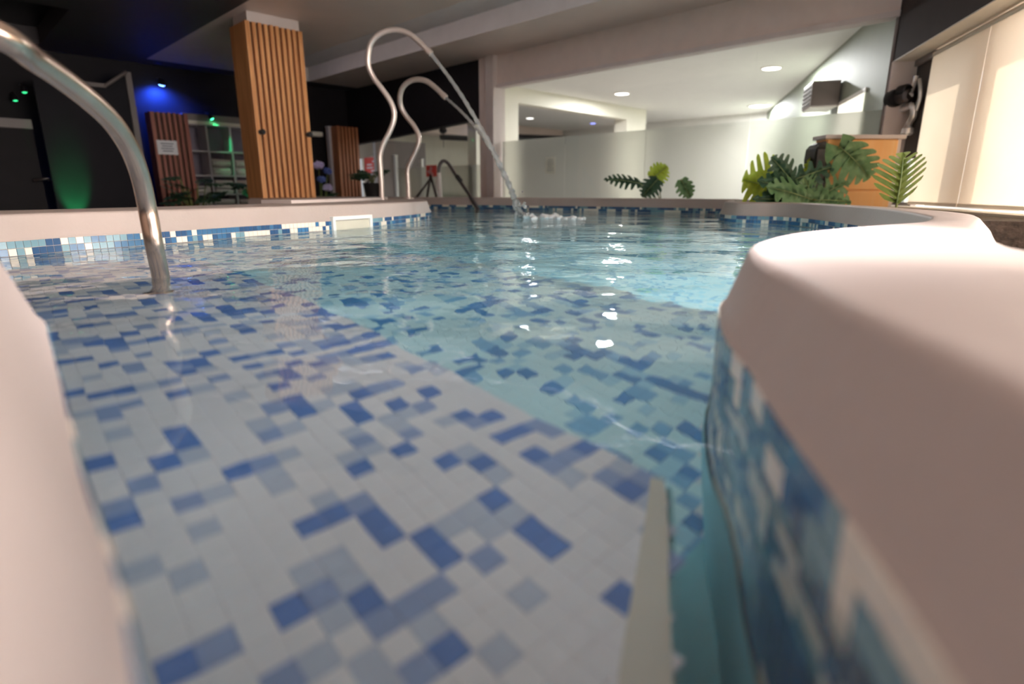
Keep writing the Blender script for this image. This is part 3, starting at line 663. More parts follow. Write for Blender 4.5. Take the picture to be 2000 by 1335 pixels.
# duct along the dark back room
dct = thing('ventilation_duct', 'black ventilation duct hung below the ceiling of the dark back room', 'duct', uv(10, 9.5, 1.5))
mesh_obj('duct_body', bm_tube(bmesh.new(), [uv(9, 11.3, 1.50), uv(11, 10.7, 1.50), uv(12.8, 9.9, 1.50)], .11, 12), M['black'], dct, True, 50)
M['paper_lit'] = leafmat('thin_paper', (.80, .79, .74), (.84, .83, .78), .6)
# notice on the glass
nz = on_plane(1075, 323, uv(UG + .045, 0), UX)
nt_ = thing('paper_notice', 'white paper notice stuck on the frosted glass behind the fountain splash', 'notice', nz)
box('sheet', nz, .006, .17, .23, M['paper_lit'], nt_, UX, VX)
bm = bmesh.new()
for k in range(6): bm_box(bm, nz - UX * .0035 + Vector((0, 0, .075 - k * .028)), .001, .12 if k % 3 else .09, .006, UX, VX)
mesh_obj('printed_lines', bm, M['ink'], nt_)
# interior of the second glazed front (left): cream back wall, dark opening, white door leaf, posters
uvbox('wall_panel', 6.5, 11, 12.4, 12.5, ZF, ZI, M['cream'], dw)
lead = 7.6

# ------------------------------------------------------------------ hall furniture on the left
def slat_column(name, label, u0, u1, v0, v1, z1, ns, smat, gap, faces='f', post_z=None):
    """wood battens with gaps on a backing core, standing on the hall floor"""
    t = thing(name, label, 'column', uv((u0 + u1) / 2, (v0 + v1) / 2, ZF))
    uvbox('backing', u0 + .02, u1 - .02, v0 + .02, v1 - .0, ZF, z1 - .005, M['slat_gap'], t)
    pw = (u1 - u0) / ns
    for k in range(ns):
        a = u0 + pw * k + (pw * gap / 2 if k else 0); b = u0 + pw * (k + 1) - (pw * gap / 2 if k < ns - 1 else 0)
        uvbox('slat', a, b, v0 - .03, v0 + .02, ZF, z1 + random.uniform(-.004, .004), smat, t, bevel=.003)
    uvbox('side_board', u0, u0 + .025, v0 + .022, v1, ZF, z1, smat, t)
    uvbox('side_board', u1 - .025, u1, v0 + .022, v1, ZF, z1, smat, t)
    return t
cu0, cu1, cv = 2.79, 3.43, 6.80
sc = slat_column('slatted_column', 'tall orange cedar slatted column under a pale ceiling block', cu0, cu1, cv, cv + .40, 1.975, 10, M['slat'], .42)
uvbox('capital_block', cu0 + .04, cu1 - .02, cv + .0, cv + .38, 1.978, ZC, M['post'], sc)
for px, py in ((509, 258), (601, 263)):
    p = on_plane(px, py, uv(0, cv - .034), VX); bm = bm_lathe(bmesh.new(), p, -VX, [(.026, 0), (.026, .02), (.014, .024), (.014, .05), (.03, .052), (.03, .07), (.022, .078)], 16); mesh_obj('hook_knob', bm, M['black'], sc, True, 40)
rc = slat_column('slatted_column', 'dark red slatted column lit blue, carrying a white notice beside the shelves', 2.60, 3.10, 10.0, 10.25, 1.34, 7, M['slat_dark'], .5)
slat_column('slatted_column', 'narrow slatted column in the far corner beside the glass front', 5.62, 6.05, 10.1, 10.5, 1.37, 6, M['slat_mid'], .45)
np_ = on_plane(327, 288, uv(0, 9.96), VX)
nn_ = thing('wall_notice', 'small white notice fixed on the dark red slatted column', 'notice', np_)
box('board', np_, .27, .012, .20, M['paper'], nn_, UX, VX)
bm = bmesh.new()
for k in range(4): bm_box(bm, np_ - VX * .0065 + Vector((0, 0, .055 - k * .035)), .17 - .03 * (k % 2), .001, .012, UX, VX)
mesh_obj('printed_lines', bm, M['ink'], nn_)

# open towel shelf
S0, S1, SZ = 3.12, 4.20, 1.23
sh = thing('towel_shelf', 'open grey towel shelf of square cubbies beside the dark red column', 'shelf', uv((S0 + S1) / 2, 10.4, ZF))
uvbox('back_panel', S0, S1, 10.58, 10.61, ZF, SZ, M['shelf_back'], sh)
cols_u = [S0, 3.42, 3.78, S1]; rows_z = [SZ, .83, .46, .17, -.18, ZF + .03]
for u_ in cols_u: uvbox('upright', u_ - .014, u_ + .014, 10.2, 10.58, ZF, SZ, M['shelf'], sh)
for z_ in rows_z: uvbox('shelf_board', S0, S1, 10.2, 10.58, z_ - .012, z_ + .012, M['shelf'], sh)
uvbox('top_fascia', S0 - .02, S1 + .02, 10.17, 10.6, SZ + .0, SZ + .05, M['cream'], sh)
uvbox('top_board', S0 - .02, S1 + .02, 10.2, 10.6, SZ + .05, SZ + .15, M['frame_grey'], sh)
def towel_bm(c, ex, ey, ez):
    bm = bmesh.new(); prof = []; n = 8
    for k in range(n + 1):
        a = -PI / 2 + PI * k / n; prof.append((ex / 2 - ez / 2 + math.cos(a) * ez / 2, math.sin(a) * ez / 2))
    prof += [(-ex / 2, ez / 2), (-ex / 2, ez * .06), (-ex / 2 + .02, 0), (-ex / 2, -ez * .06), (-ex / 2, -ez / 2)]
    secs = []
    for y in (-ey / 2, -ey / 2 + .012, ey / 2 - .012, ey / 2):
        s = .93 if abs(y) > ey / 2 - .006 else 1
        secs.append([bm.verts.new(Vector(c) - VX * p[0] * s + UX * y + Vector((0, 0, p[1] * s))) for p in prof])
    for a, b in zip(secs, secs[1:]):
        for k in range(len(prof)): bm.faces.new((a[k], a[(k + 1) % len(prof)], b[(k + 1) % len(prof)], b[k]))
    bm.faces.new(secs[0]); bm.faces.new(list(reversed(secs[-1]))); bmesh.ops.recalc_face_normals(bm, faces=bm.faces[:]); return bm
COLN = ['left', 'middle', 'right']; ROWN = {1: 'second', 2: 'third', 3: 'fourth'}
POSN = {1: ['only'], 2: ['lower', 'upper'], 3: ['bottom', 'middle', 'top'], 4: ['bottom', 'second lowest', 'second highest', 'top']}
for ci, ri, nn2, mt in ((1, 1, 2, 'towel'), (2, 1, 2, 'towel'), (1, 2, 3, 'towel'), (2, 2, 3, 'towel_beige'), (1, 3, 3, 'towel'), (2, 3, 3, 'towel_beige'), (0, 2, 1, 'towel'), (0, 3, 2, 'towel')):
    zb = rows_z[ri + 1] + .012; hh = rows_z[ri] - rows_z[ri + 1] - .024; h = min(.105, hh * .8 / nn2); h = (hh * (.74 if ri == 1 else .8)) / nn2 if nn2 > 1 else .12
    ua, ub = cols_u[ci] + .02, cols_u[ci + 1] - .02
    for k in range(nn2):
        wd = (ub - ua) * random.uniform(.84, .94)
        o = mesh_obj('folded_towel', towel_bm(uv((ua + ub) / 2, 10.37, zb + h * (k + .5)), .30, wd, h * .97), M[mt], None, True, 40)
        tag(o, f"{'white' if mt == 'towel' else 'beige'} folded towel, {POSN[nn2][k]} of those in the {COLN[ci]} cubby of the {ROWN[ri]} shelf row", 'towel', 'folded towels in the shelf')

# blue wall lamp and small green lamps
def spot_thing(name, p, direc, label, on, r, light=None):
    t = thing(name, label, 'light', p)
    d = Vector(direc).normalized()
    mesh_obj('lamp_can', bm_lathe(bmesh.new(), Vector(p) - d * .07, d, [(r * .7, 0), (r * 1.1, .02), (r * 1.15, .065), (r * .95, .07)], 18), M['black'], t, True, 40)
    mesh_obj('lens', bm_lathe(bmesh.new(), Vector(p) - d * .002, d, [(r * .9, 0), (r * .85, .008), (r * .4, .014)], 18), on, t, True, 40)
    mesh_obj('bracket', bm_tube(bmesh.new(), [Vector(p) - d * .05, Vector(p) - d * .05 + VX * .08 + Vector((0, 0, .05)), Vector(p) - d * .05 + VX * .2 + Vector((0, 0, .06))], .012, 8), M['black'], t)
    if light:
        l = bpy.data.lights.new('spot_beam', 'SPOT'); l.energy = light[0]; l.color = light[1]; l.spot_size = math.radians(light[2]); l.spot_blend = .7; l.shadow_soft_size = .03
        o = bpy.data.objects.new('spot_beam', l); link(o, t); o.matrix_parent_inverse = world_inv(t); o.location = Vector(p) + d * .03; o.rotation_euler = (-d).to_track_quat('Z', 'Y').to_euler()
    return t
bp_ = on_plane(316, 165, uv(0, 10.38), VX)
spot_thing('blue_spotlight', bp_, (VX * .55 + Vector((0, 0, -1))), 'small glowing blue spotlight above the dark red slatted column', M['blue_on'], .05, (110, (.02, .08, 1), 150))
ub = bpy.data.lights.new('spot_beam', 'SPOT'); ub.energy = 2.5; ub.color = (.02, .07, 1); ub.spot_size = math.radians(36); ub.spot_blend = .8; ub.shadow_soft_size = .03
ubo = bpy.data.objects.new('spot_beam', ub); link(ubo, bpy.data.objects['blue_spotlight']); ubo.matrix_parent_inverse = world_inv(bpy.data.objects['blue_spotlight']); ubo.location = bp_ + Vector((0, 0, .12)) - VX * .05; ubo.rotation_euler = (-(Vector((0, 0, 1)) + VX * .55)).to_track_quat('Z', 'Y').to_euler()
gp = on_plane(414, 232, uv(0, 10.14), VX)
spot_thing('green_spotlight', gp, (-VX * .15 + UX * .42 + Vector((0, 0, -.8))), 'small green light over the middle of the towel shelf', M['green_on'], .028, (14.0, (.05, 1, .35), 70))
for k, (px, py) in enumerate(((30, 196), (48, 180))):
    spot_thing('green_spotlight', at_z(px, py, 1.38), (.1, 0, -1), ['brighter lower of two green lights at the dark left edge', 'fainter upper of two green lights at the dark left edge'][k], M['dim_green'], .028)
gs = at_z(135, 170, 1.45)
for k, (x_, y_, tx, ty, e_, sz) in enumerate(((1.75, .9, -1.35, 3.0, 420, 46), (1.62, .45, -2.55, 6.9, 420, 17))):  # unseen spots added to brighten the left ledge and the cedar column
    p = Vector((x_, y_, 1.85)); d = (Vector((tx, ty, .1 if k == 0 else .9)) - p)
    spot_thing('fill_spotlight', p, d, ['added fill spotlight aimed at the left ledge, outside the photo', 'added fill spotlight aimed at the cedar column, outside the photo'][k], M['lamp_on'], .06, (e_, (1, .93, .87), sz))
# dark steam cabin with pediment
cab = thing('steam_cabin', 'dark steam cabin with a grey corner frame behind the near handrail', 'cabin', uv(1.8, 10, ZF))
CV = 9.75
def cpt(px, py, v=CV): return on_plane(px, py, uv(0, v), VX)
M['cabin'] = mat('cabin_panel', (.016, .014, .019), .6, var=.15, vscale=2, spec=.2)
ucl, ucr = to_uv(cpt(92, 300))[0], to_uv(cpt(268, 300))[0]
ztop = cpt(200, 168).z
uvbox('side_panel', ucl, ucr - .25, CV, CV + .05, ZF, ztop, M['cabin'], cab)
uvbox('top_rail', ucl + .3, ucr - .25, CV - .03, CV + .02, ztop - .02, ztop + .03, M['frame_grey'], cab)
bm = bmesh.new(); zp = cpt(266, 143).z
pp = [uv(ucr - .26, CV, ZF), uv(ucr, CV, ZF), uv(ucr, CV, zp), uv(ucr - .26, CV, ztop)]
lo = [bm.verts.new(p) for p in pp]; hi = [bm.verts.new(p + VX * .05) for p in pp]; bm.faces.new(lo); bm.faces.new(list(reversed(hi)))
for i in range(4): bm.faces.new((lo[i], lo[(i + 1) % 4], hi[(i + 1) % 4], hi[i]))
bmesh.ops.recalc_face_normals(bm, faces=bm.faces[:]); mesh_obj('corner_panel', bm, M['cabin'], cab)
uvbox('corner_post', ucr, ucr + .07, CV - .03, CV + .05, ZF, zp, M['frame_grey'], cab)
mesh_obj('slanted_rail', bm_tube(bmesh.new(), [uv(ucr - .26, CV - .02, ztop), uv(ucr + .02, CV - .02, zp)], .022, 8), M['frame_grey'], cab)
gpx = cpt(150, 380, CV - .30); gpx.z = -.42
tcab = spot_thing('green_uplight', gpx, (VX * .50 + UX * .03 + Vector((0, 0, 1))), 'green floor uplight washing the dark cabin panel, hidden behind the left rim', M['dim_green'], .03, (110, (.03, 1, .25), 36))
# dark doorway at the far left
dr = bpy.data.objects.new('door_1', None); dr.location = uv(0, 9.6, ZF); link(dr); tag(dr, kind='structure')
d0, d1 = to_uv(cpt(-120, 300, 9.9))[0], to_uv(cpt(74, 300, 9.9))[0]
uvbox('door_lintel', d0, d1, 9.9, 9.95, cpt(40, 250, 9.9).z, cpt(40, 232, 9.9).z, M['frame_grey'], dr)
uvbox('door_leaf', d0, d1, 9.95, 9.98, ZF, cpt(40, 250, 9.9).z, M['dark_wall'], dr)
mesh_obj('door_handle', bm_tube(bmesh.new(), [cpt(66, 352, 9.85), cpt(92, 348, 9.85), cpt(97, 352, 9.85)], .02, 8), M['dark_steel'], dr)

# ------------------------------------------------------------------ steel: near handrail, water spouts, back handrail
foot = at_z(314, 541, 0)
pth = [(foot.x, foot.y, -.25), (foot.x, foot.y, -.1), tuple(foot)]
for px, py, w in ((301, 478, 1.45), (288, 408, 1.43), (274, 345, 1.38), (254, 292, 1.31), (223, 243, 1.23), (178, 198, 1.14), (121, 153, 1.05), (60, 111, .96), (0, 70, .88)): pth.append(tuple(at_w(px, py, w)))
last = Vector(pth[-1]); pth += [tuple(last + Vector((-.06, -.10, .035))), tuple(last + Vector((-.10, -.24, .02))), tuple(last + Vector((-.12, -.33, -.06))), (last.x - .13, last.y - .36, .20), (last.x - .13, last.y - .36, .12)]
hr = thing('handrail', 'curved brushed steel handrail dipping into the water close to the camera', 'handrail', (foot.x, foot.y, -.25))
tube('rail_tube', pth, .0212, M['steel'], hr, 20, 10)
mesh_obj('floor_flange', bm_lathe(bmesh.new(), (foot.x, foot.y, -.2505), (0, 0, 1), [(.034, 0), (.034, .006), (.026, .010)], 20), M['steel'], hr, True, 40)
mesh_obj('floor_flange', bm_lathe(bmesh.new(), (last.x - .13, last.y - .36, .143), (0, 0, 1), [(.05, 0), (.05, .008), (.03, .014)], 20), M['steel'], hr, True, 40)

def spout(label, pxs, y0, y1, rad):
    pts = []
    n = len(pxs)
    for i, (px, py) in enumerate(pxs):
        pts.append(at_y(px, py, y0 + (y1 - y0) * max(0, (i - n * .5) / (n * .5))))
    base = pts[0].copy(); base.z = ZTOP - .01
    t = thing('water_spout', label, 'fountain', (base.x, base.y, ZTOP), 'swan neck water spouts on the left ledge')
    tube('spout_tube', [tuple(base)] + [tuple(p) for p in pts[1:]], rad, M['spout'], t, 16, 8)
    mesh_obj('base_flange', bm_lathe(bmesh.new(), (base.x, base.y, ZTOP), (0, 0, 1), [(rad * 2.2, 0), (rad * 2.2, .010), (rad * 1.3, .018)], 20), M['spout'], t, True, 40)
    d = (pts[-1] - pts[-2]).normalized()
    mesh_obj('nozzle', bm_lathe(bmesh.new(), pts[-1] - d * .03, d, [(rad * 1.12, 0), (rad * 1.18, .02), (rad * 1.12, .05), (rad * .6, .052)], 16), M['spout'], t, True, 40)
    return pts[-1] + d * .02
TALL = [(746, 391), (745, 360), (743, 330), (742, 305), (748, 283), (761, 257), (769, 235), (769, 215), (761, 195), (745, 172), (730, 152), (720, 130), (719, 108), (724, 86), (738, 69), (757, 60), (778, 59), (799, 66), (818, 81), (839, 102)]
SHORT = [(798, 388), (797, 360), (796, 335), (801, 318), (811, 297), (818, 278), (817, 262), (808, 245), (793, 226), (783, 208), (781, 190), (786, 172), (798, 160), (814, 155), (832, 158), (848, 169), (868, 188)]
e1 = spout('taller steel swan-neck water spout on the left pool ledge', TALL, 5.47, 5.35, .0235)
e2 = spout('shorter steel swan-neck water spout behind the taller one', SHORT, 6.15, 5.9, .0245)
def jet(label, pts, r0, r1):
    c = catmull([tuple(p) for p in pts], 22); rr_ = []; rnd = random.Random(len(label))
    for i in range(len(c)):
        f = i / len(c); rr_.append((r0 + (r1 - r0) * f) * (1 + (.08 + .45 * f * f) * math.sin(i * .9 + rnd.random() * 1.2)))
        c[i] = c[i] + Vector((rnd.uniform(-1, 1), rnd.uniform(-1, 1), 0)) * (.008 * f)
    o = mesh_obj('water_jet', bm_tube(bmesh.new(), c, rr_, 10), M['jet'], None, True); tag(o, label, 'water', kind='stuff')
land = at_z(1018, 428, -.01)
J1 = [e1, at_y(880, 155, 5.3), at_y(913, 205, 5.25), at_y(944, 258, 5.2), at_y(972, 312, 5.12), at_y(997, 368, 5.04), at_y(1010, 400, 5.0), land]
J2 = [e2, at_y(900, 217, 5.75), at_y(930, 250, 5.55), at_y(955, 285, 5.35), at_y(976, 322, 5.16), at_y(998, 372, 5.02), land + Vector((-.01, .03, 0))]
jet('falling arc of water from the taller spout', J1, .014, .024)
jet('thin falling arc of water from the shorter spout', J2, .012, .018)
# churned foam where the jets land
def splash(label, blobs, mat_):
    bm = bmesh.new(); rnd = random.Random(5)
    for (x, y, z, r, fl) in blobs:
        b2 = bmesh.new(); bmesh.ops.create_icosphere(b2, subdivisions=2, radius=r)
        for v in b2.verts:
            k = 1 + .30 * math.sin(v.co.x * 60 + x * 40) * math.cos(v.co.y * 70 + y * 30) + rnd.uniform(-.10, .10)
            v.co = Vector((v.co.x * k, v.co.y * k, v.co.z * k * fl)) + Vector((x, y, z))
        tmp = bpy.data.meshes.new('t'); b2.to_mesh(tmp); b2.free(); bm.from_mesh(tmp); bpy.data.meshes.remove(tmp)
    o = mesh_obj('water_splash', bm, mat_, None, True); tag(o, label, 'water', kind='stuff')
rnd = random.Random(11); bl = []
for k in range(46):
    a = rnd.random(); c = land.lerp(land + Vector((.40, -.02, 0)), a); bl.append((c.x + rnd.gauss(.03, .05), c.y + rnd.gauss(0, .09), rnd.uniform(-.012, .03 * (1 - a)), rnd.uniform(.012, .038), rnd.uniform(.5, .9)))
splash('white foam where the fountain jets strike the water', bl, M['soft_white'])
bl = []
for k in range(26): bl.append((land.x + rnd.gauss(-.005, .03), land.y + rnd.gauss(0, .03), abs(rnd.gauss(.05, .06)), rnd.uniform(.006, .016), 1))
splash('loose droplets thrown up around the foot of the jets', bl, M['jet'])

# back handrail
BY = 7.62
b0 = at_z(859, 386, ZTOP)
pts = [at_y(859.5, 388, BY), at_y(858, 360, BY), at_y(857, 337, BY), at_y(859, 322, BY), at_y(866, 314, BY), at_y(876, 320, BY), at_y(889, 340, BY - .05), at_y(904, 362, BY - .12), at_y(921, 387, BY - .22), at_y(936, 407, BY - .3)]
pts[-1].z = -.02
bh = thing('handrail', 'far dark steel handrail on the back rim left of the pink post', 'handrail', (pts[0].x, pts[0].y, ZTOP))
tube('rail_tube', [tuple(p) for p in pts[2:]], .021, M['dark_steel'], bh, 12, 6)
mesh_obj('rail_post', bm_tube(bmesh.new(), [(pts[0].x, pts[0].y, ZTOP - .0), tuple(pts[2])], .028, 14), M['post'], bh, True, 50)
bm = bmesh.new(); q = at_y(899, 352, BY - .1); bm_lathe(bm, q - Vector((.05, 0, -.06)), (.6, 0, -.75), [(.026, 0), (.03, .02), (.03, .08), (.026, .1)], 12); mesh_obj('rail_clamp', bm, M['black'], bh, True, 40)

# ------------------------------------------------------------------ things behind the left glass front
def slab_thing(name, label, cat, parts, loc):
    t = thing(name, label, cat, loc)
    for nm, a in parts: uvbox(nm, *a[:6], a[6], t, bevel=a[7] if len(a) > 7 else 0)
    return t
def gp_(px, py, u): return on_plane(px, py, uv(u, 0), UX)
def vz(px, py, u): p = gp_(px, py, u); return to_uv(p)[1], p.z
# white lockers and red posters
u_ = 7.7
v0, z0 = vz(772, 305, u_); v1, z1 = vz(688, 305, u_)
lk = thing('white_partition', 'pale free-standing partition panel behind the taller spout', 'partition', uv(u_, (v0 + v1) / 2, ZF))
uvbox('panel', u_, u_ + .06, v0, v1, ZF, z0, M['white_paint'], lk, bevel=.006); uvbox('top_rail', u_ - .01, u_ + .07, v0, v1, z0, z0 + .03, M['white_trim'], lk)
def poster(label, px0, px1, py0, py1, u, zg=ZF):
    a, zt = vz(px1, py0, u); b, zb = vz(px0, py1, u)
    t = thing('safety_poster', label, 'poster', uv(u, (a + b) / 2, zb))
    uvbox('board', u - .012, u, a, b, zb, zt, M['red'], t)
    w = b - a; h = zt - zb; rn = random.Random(px0)
    for k in range(5):
        vv = a + w * (.18 + .6 * rn.random() * .5); zz = zb + h * (.12 + .16 * k)
        uvbox('pale_print', u - .0135, u - .012, vv, vv + w * (.2 + .25 * rn.random()), zz, zz + h * .07, M['paper'], t)
    # A-shaped steel stand
    mesh_obj('stand_leg', bm_tube(bmesh.new(), [uv(u - .03, a + w * .5, zb + .02), uv(u - .05, a + w * .9, zg)], .02, 8), M['dark_steel'], t)
    mesh_obj('stand_leg', bm_tube(bmesh.new(), [uv(u - .03, a + w * .5, zb + .02), uv(u - .05, a - w * .2, zg)], .02, 8), M['dark_steel'], t)
    mesh_obj('stand_foot', bm_tube(bmesh.new(), [uv(u - .04, a + w * .55, zb - .05), uv(u - .25, a + w * 1.0, max(zb - .35, zg))], .018, 8), M['dark_steel'], t)
    return t
poster('bright red safety poster on a stand left of the taller spout', 714, 740, 306, 346, 7.5)
poster('red stand-in poster for the glass reflection right of the shorter spout', 834, 853, 322, 345, 6.04, .062)  # board put where the red poster only shows as a reflection
# dark opening, ochre board, white posts
def vbox(name, label, cat, px0, px1, ytop, u, m, depth=.05, part='panel', cap=True):
    a, zt = vz(px1, ytop, u); b, _ = vz(px0, ytop, u)
    t = thing(name, label, cat, uv(u, (a + b) / 2, ZF)); uvbox(part, u, u + depth, a, b, ZF, zt, m, t, bevel=.004)
    if cap: uvbox('cap', u - .006, u + depth + .006, a - .006, b + .006, zt, zt + .02, m, t)
    return t
vbox('dark_cupboard', 'dark tall cupboard behind the pale partition panel', 'cupboard', 716, 789, 290, 9.5, M['frame_grey'], .4, 'body')
vbox('ochre_board', 'ochre wooden board standing between the two spouts', 'board', 784, 802, 335, 7.0, M['ochre'])
vbox('white_post', 'white glazing post left of the red poster stand', 'post', 697, 706, 312, 6.6, M['white_trim'], .05, 'shaft')
vbox('white_post', 'short white post between the two spouts', 'post', 778, 786, 350, 6.6, M['white_trim'], .05, 'shaft')
vbox('white_post', 'white glazing post right of the shorter spout', 'post', 818, 823, 312, 6.5, M['white_trim'], .05, 'shaft')
cq = gp_(865, 240, UG - .05); cmr = thing('security_camera', 'small black camera hanging from the dark bulkhead', 'camera', cq)
bmc = bm_lathe(bmesh.new(), Vector((cq.x, cq.y, 1.2)), (0, 0, -1), [(.05, 0), (.05, .02), (.065, .03), (.055, .07), (.02, .09)], 14); mesh_obj('dome', bmc, M['black'], cmr, True, 40)
mesh_obj('cable', bm_tube(bmesh.new(), [(cq.x, cq.y, 1.12), (cq.x + .002, cq.y, .9)], .004, 6), M['black'], cmr)
# ceiling lamp of the back corridor
lq = on_plane(618, 262, uv(0, 10.3), VX); ln = thing('wall_lamp', 'pale wall lamp in the gap right of the cedar column', 'light', lq)
box('shade', lq, .2, .12, .08, M['cream'], ln, UX, VX, bevel=.02); box('bracket', lq + VX * .15, .05, .2, .04, M['dark_steel'], ln, UX, VX)
vbp = to_uv(on_plane(650, 300, uv(0, 10.3), VX))[0]
tq = thing('white_post', 'pale grey door post left of the far slatted column', 'post', uv(vbp, 10.3, ZF)); uvbox('shaft', vbp - .05, vbp + .03, 10.3, 10.4, ZF, 1.36, M['shelf'], tq); uvbox('cap', vbp - .06, vbp + .04, 10.29, 10.41, 1.36, 1.38, M['shelf'], tq)

# ------------------------------------------------------------------ plants
def leaf_bm(base, tip, width, normal, lobes=6, depth=.55, duty=.6, droop=.12, sweep=.35, heart=.12):
    """a split leaf: midrib from base to tip, lobes cut towards the midrib"""
    base, tip = Vector(base), Vector(tip); ax = tip - base; L = ax.length; ax = ax / L; nrm = Vector(normal); nrm = (nrm - ax * nrm.dot(ax)).normalized(); sd_ = ax.cross(nrm)
    bm = bmesh.new(); NS = lobes * 8; mid = []; cols = {1: [], -1: []}
    for i in range(NS + 1):
        t = i / NS; w = width * (max(0, math.sin(PI * min(1, (t * .93 + .07)) ** .72))) ** .8
        for s in (1, -1):
            ph = (t * lobes + (.2 if s < 0 else 0)) % 1.0; cut = 1.0
            if t < .96:
                e = abs(ph - .5) * 2                       # 0 in the middle of a lobe, 1 at a slot
                cut = 1 if e < duty else 1 - depth * min(1, (e - duty) / (.14))
                if e < duty: cut = 1 - .10 * (e / duty) ** 2
            row = []
            for f in (0, .5, 1):
                r = w * cut * f; along = t * L + r * sweep - heart * L * (1 - t) ** 3 * f
                z = -droop * L * (t - .4) ** 2 * 1.2 - .25 * r * r / max(width, 1e-3) + .10 * r
                row.append(bm.verts.new(base + ax * along + sd_ * (s * r) + nrm * z) if f or s == 1 else None)
            if s == 1: mid.append(row[0])
            else: row[0] = mid[i]
            cols[s].append(row)
    for s in (1, -1):
        for a, b in zip(cols[s], cols[s][1:]):
            for k in range(2):
                try: bm.faces.new((a[k], b[k], b[k + 1], a[k + 1]))
                except ValueError: pass
    return bm
def stem(parent, a, b, sag=.0, r=.006):
    a, b = Vector(a), Vector(b); m = (a + b) / 2 + Vector((0, 0, sag))
    return tube('stem', [tuple(a), tuple(m), tuple(b)], r, M['stem'], parent, 8, 6)
def plant(name, label, root, leaves, cat='plant'):
    t = thing(name, label, cat, root)
    for bpx, tpx, y, wd, mt, kw in leaves:
        y0, y1 = (y if isinstance(y, tuple) else (y, y - .04))
        a = at_y(*bpx, y0); b = at_y(*tpx, y1)
        kw = dict(kw); nrm = kw.pop('n', (0, -1, .35))
        lf = mesh_obj('leaf', leaf_bm(a, b, wd, nrm, **kw), M[mt], t, True)
        nv = Vector(nrm); ax = (b - a).normalized(); nv = (nv - ax * nv.dot(ax)).normalized(); LL = (b - a).length; dr_ = kw.get('droop', .12)
        mesh_obj('midrib', bm_tube(bmesh.new(), [a + ax * (LL * f) + nv * (-dr_ * LL * (f - .4) ** 2 * 1.2 + .001) for f in (0, .2, .4, .6, .8, .96)], [.0045, .004, .0035, .003, .002, .001], 6), M['vein'], lf, True)
        stem(t, root, a, .03)
    return t
def root_at(px, y, z): p = at_y(px, 395, y); p.z = z; return p
Y1 = 4.60
plant('monstera_plant', 'bushy monstera with dark split leaves and a lime leaf on the planter tip', root_at(1570, Y1, .085), [
    ((1532, 372), (1452, 350), Y1 + .14, .27, 'leaf_lime', dict(lobes=6, depth=.55, n=(0, -1, .2), heart=.3)),
    ((1545, 352), (1508, 306), Y1, .12, 'leaf_dark', dict(lobes=5, depth=.5, duty=.55, n=(-.3, -1, .3))),
    ((1546, 352), (1632, 322), Y1 - .02, .11, 'leaf_dark', dict(lobes=5, depth=.7, duty=.5, n=(.2, -1, .6))),
    ((1580, 378), (1482, 350), Y1 - .08, .15, 'leaf_dark', dict(lobes=6, depth=.5, n=(0, -1, .6))),
    ((1590, 390), (1500, 362), Y1 - .14, .16, 'leaf', dict(lobes=6, depth=.45, n=(0, -.9, .6))),
    ((1586, 392), (1472, 386), Y1 - .12, .11, 'leaf_dark', dict(lobes=6, depth=.55, n=(0, -.9, .5))),
    ((1592, 388), (1657, 352), Y1 - .10, .12, 'leaf', dict(lobes=5, depth=.7, duty=.5, n=(0, -1, .5))),
    ((1592, 390), (1664, 392), Y1 - .16, .13, 'leaf', dict(lobes=5, depth=.6, n=(0, -.9, .6))),
    ((1585, 385), (1572, 345), Y1 - .06, .13, 'leaf', dict(lobes=5, depth=.5, n=(0, -1, .4))),
    ((1578, 345), (1584, 308), Y1 + .2, .07, 'leaf_lime', dict(lobes=4, depth=.4, n=(.4, -1, .2)))])
plant('tall_monstera', 'tall single monstera leaf hanging in front of the orange cabinet', root_at(1600, Y1 + .1, .085), [
    ((1640, 284), (1702, 345), (Y1, Y1 - .12), .20, 'leaf', dict(lobes=6, depth=.5, duty=.68, n=(-.05, -1, .45), heart=.32, sweep=.5, droop=.2))])
plant('fern_leaf_plant', 'upright olive philodendron frond by the cream blind', root_at(1752, 3.2, .085), [
    ((1752, 398), (1768, 298), 3.2, .15, 'leaf_olive', dict(lobes=8, depth=.80, duty=.62, n=(.05, -1, .1), sweep=.62, heart=.05))])
YB = 6.62
plant('monstera_plant', 'small split-leaf plant with a drooping leaf before the frosted glass', root_at(1292, YB, .06), [
    ((1247, 356), (1180, 348), YB, .12, 'leaf_dark', dict(lobes=7, depth=.7, duty=.5, n=(0, -.8, .8)))])
plant('monstera_plant', 'small two-leaved monstera standing at the middle of the back rim', root_at(1292, YB + .06, .06), [
    ((1285, 349), (1254, 384), YB - .02, .13, 'leaf_dark', dict(lobes=6, depth=.4, n=(-.3, -1, .3))),
    ((1272, 350), (1304, 324), YB + .03, .13, 'leaf_lime', dict(lobes=6, depth=.3, n=(.2, -1, .5)))])
plant('monstera_plant', 'single green monstera leaf right of the two-leaved plant', root_at(1345, YB - .1, .06), [
    ((1330, 350), (1350, 386), YB - .1, .12, 'leaf', dict(lobes=5, depth=.35, n=(.2, -1, .2)))])
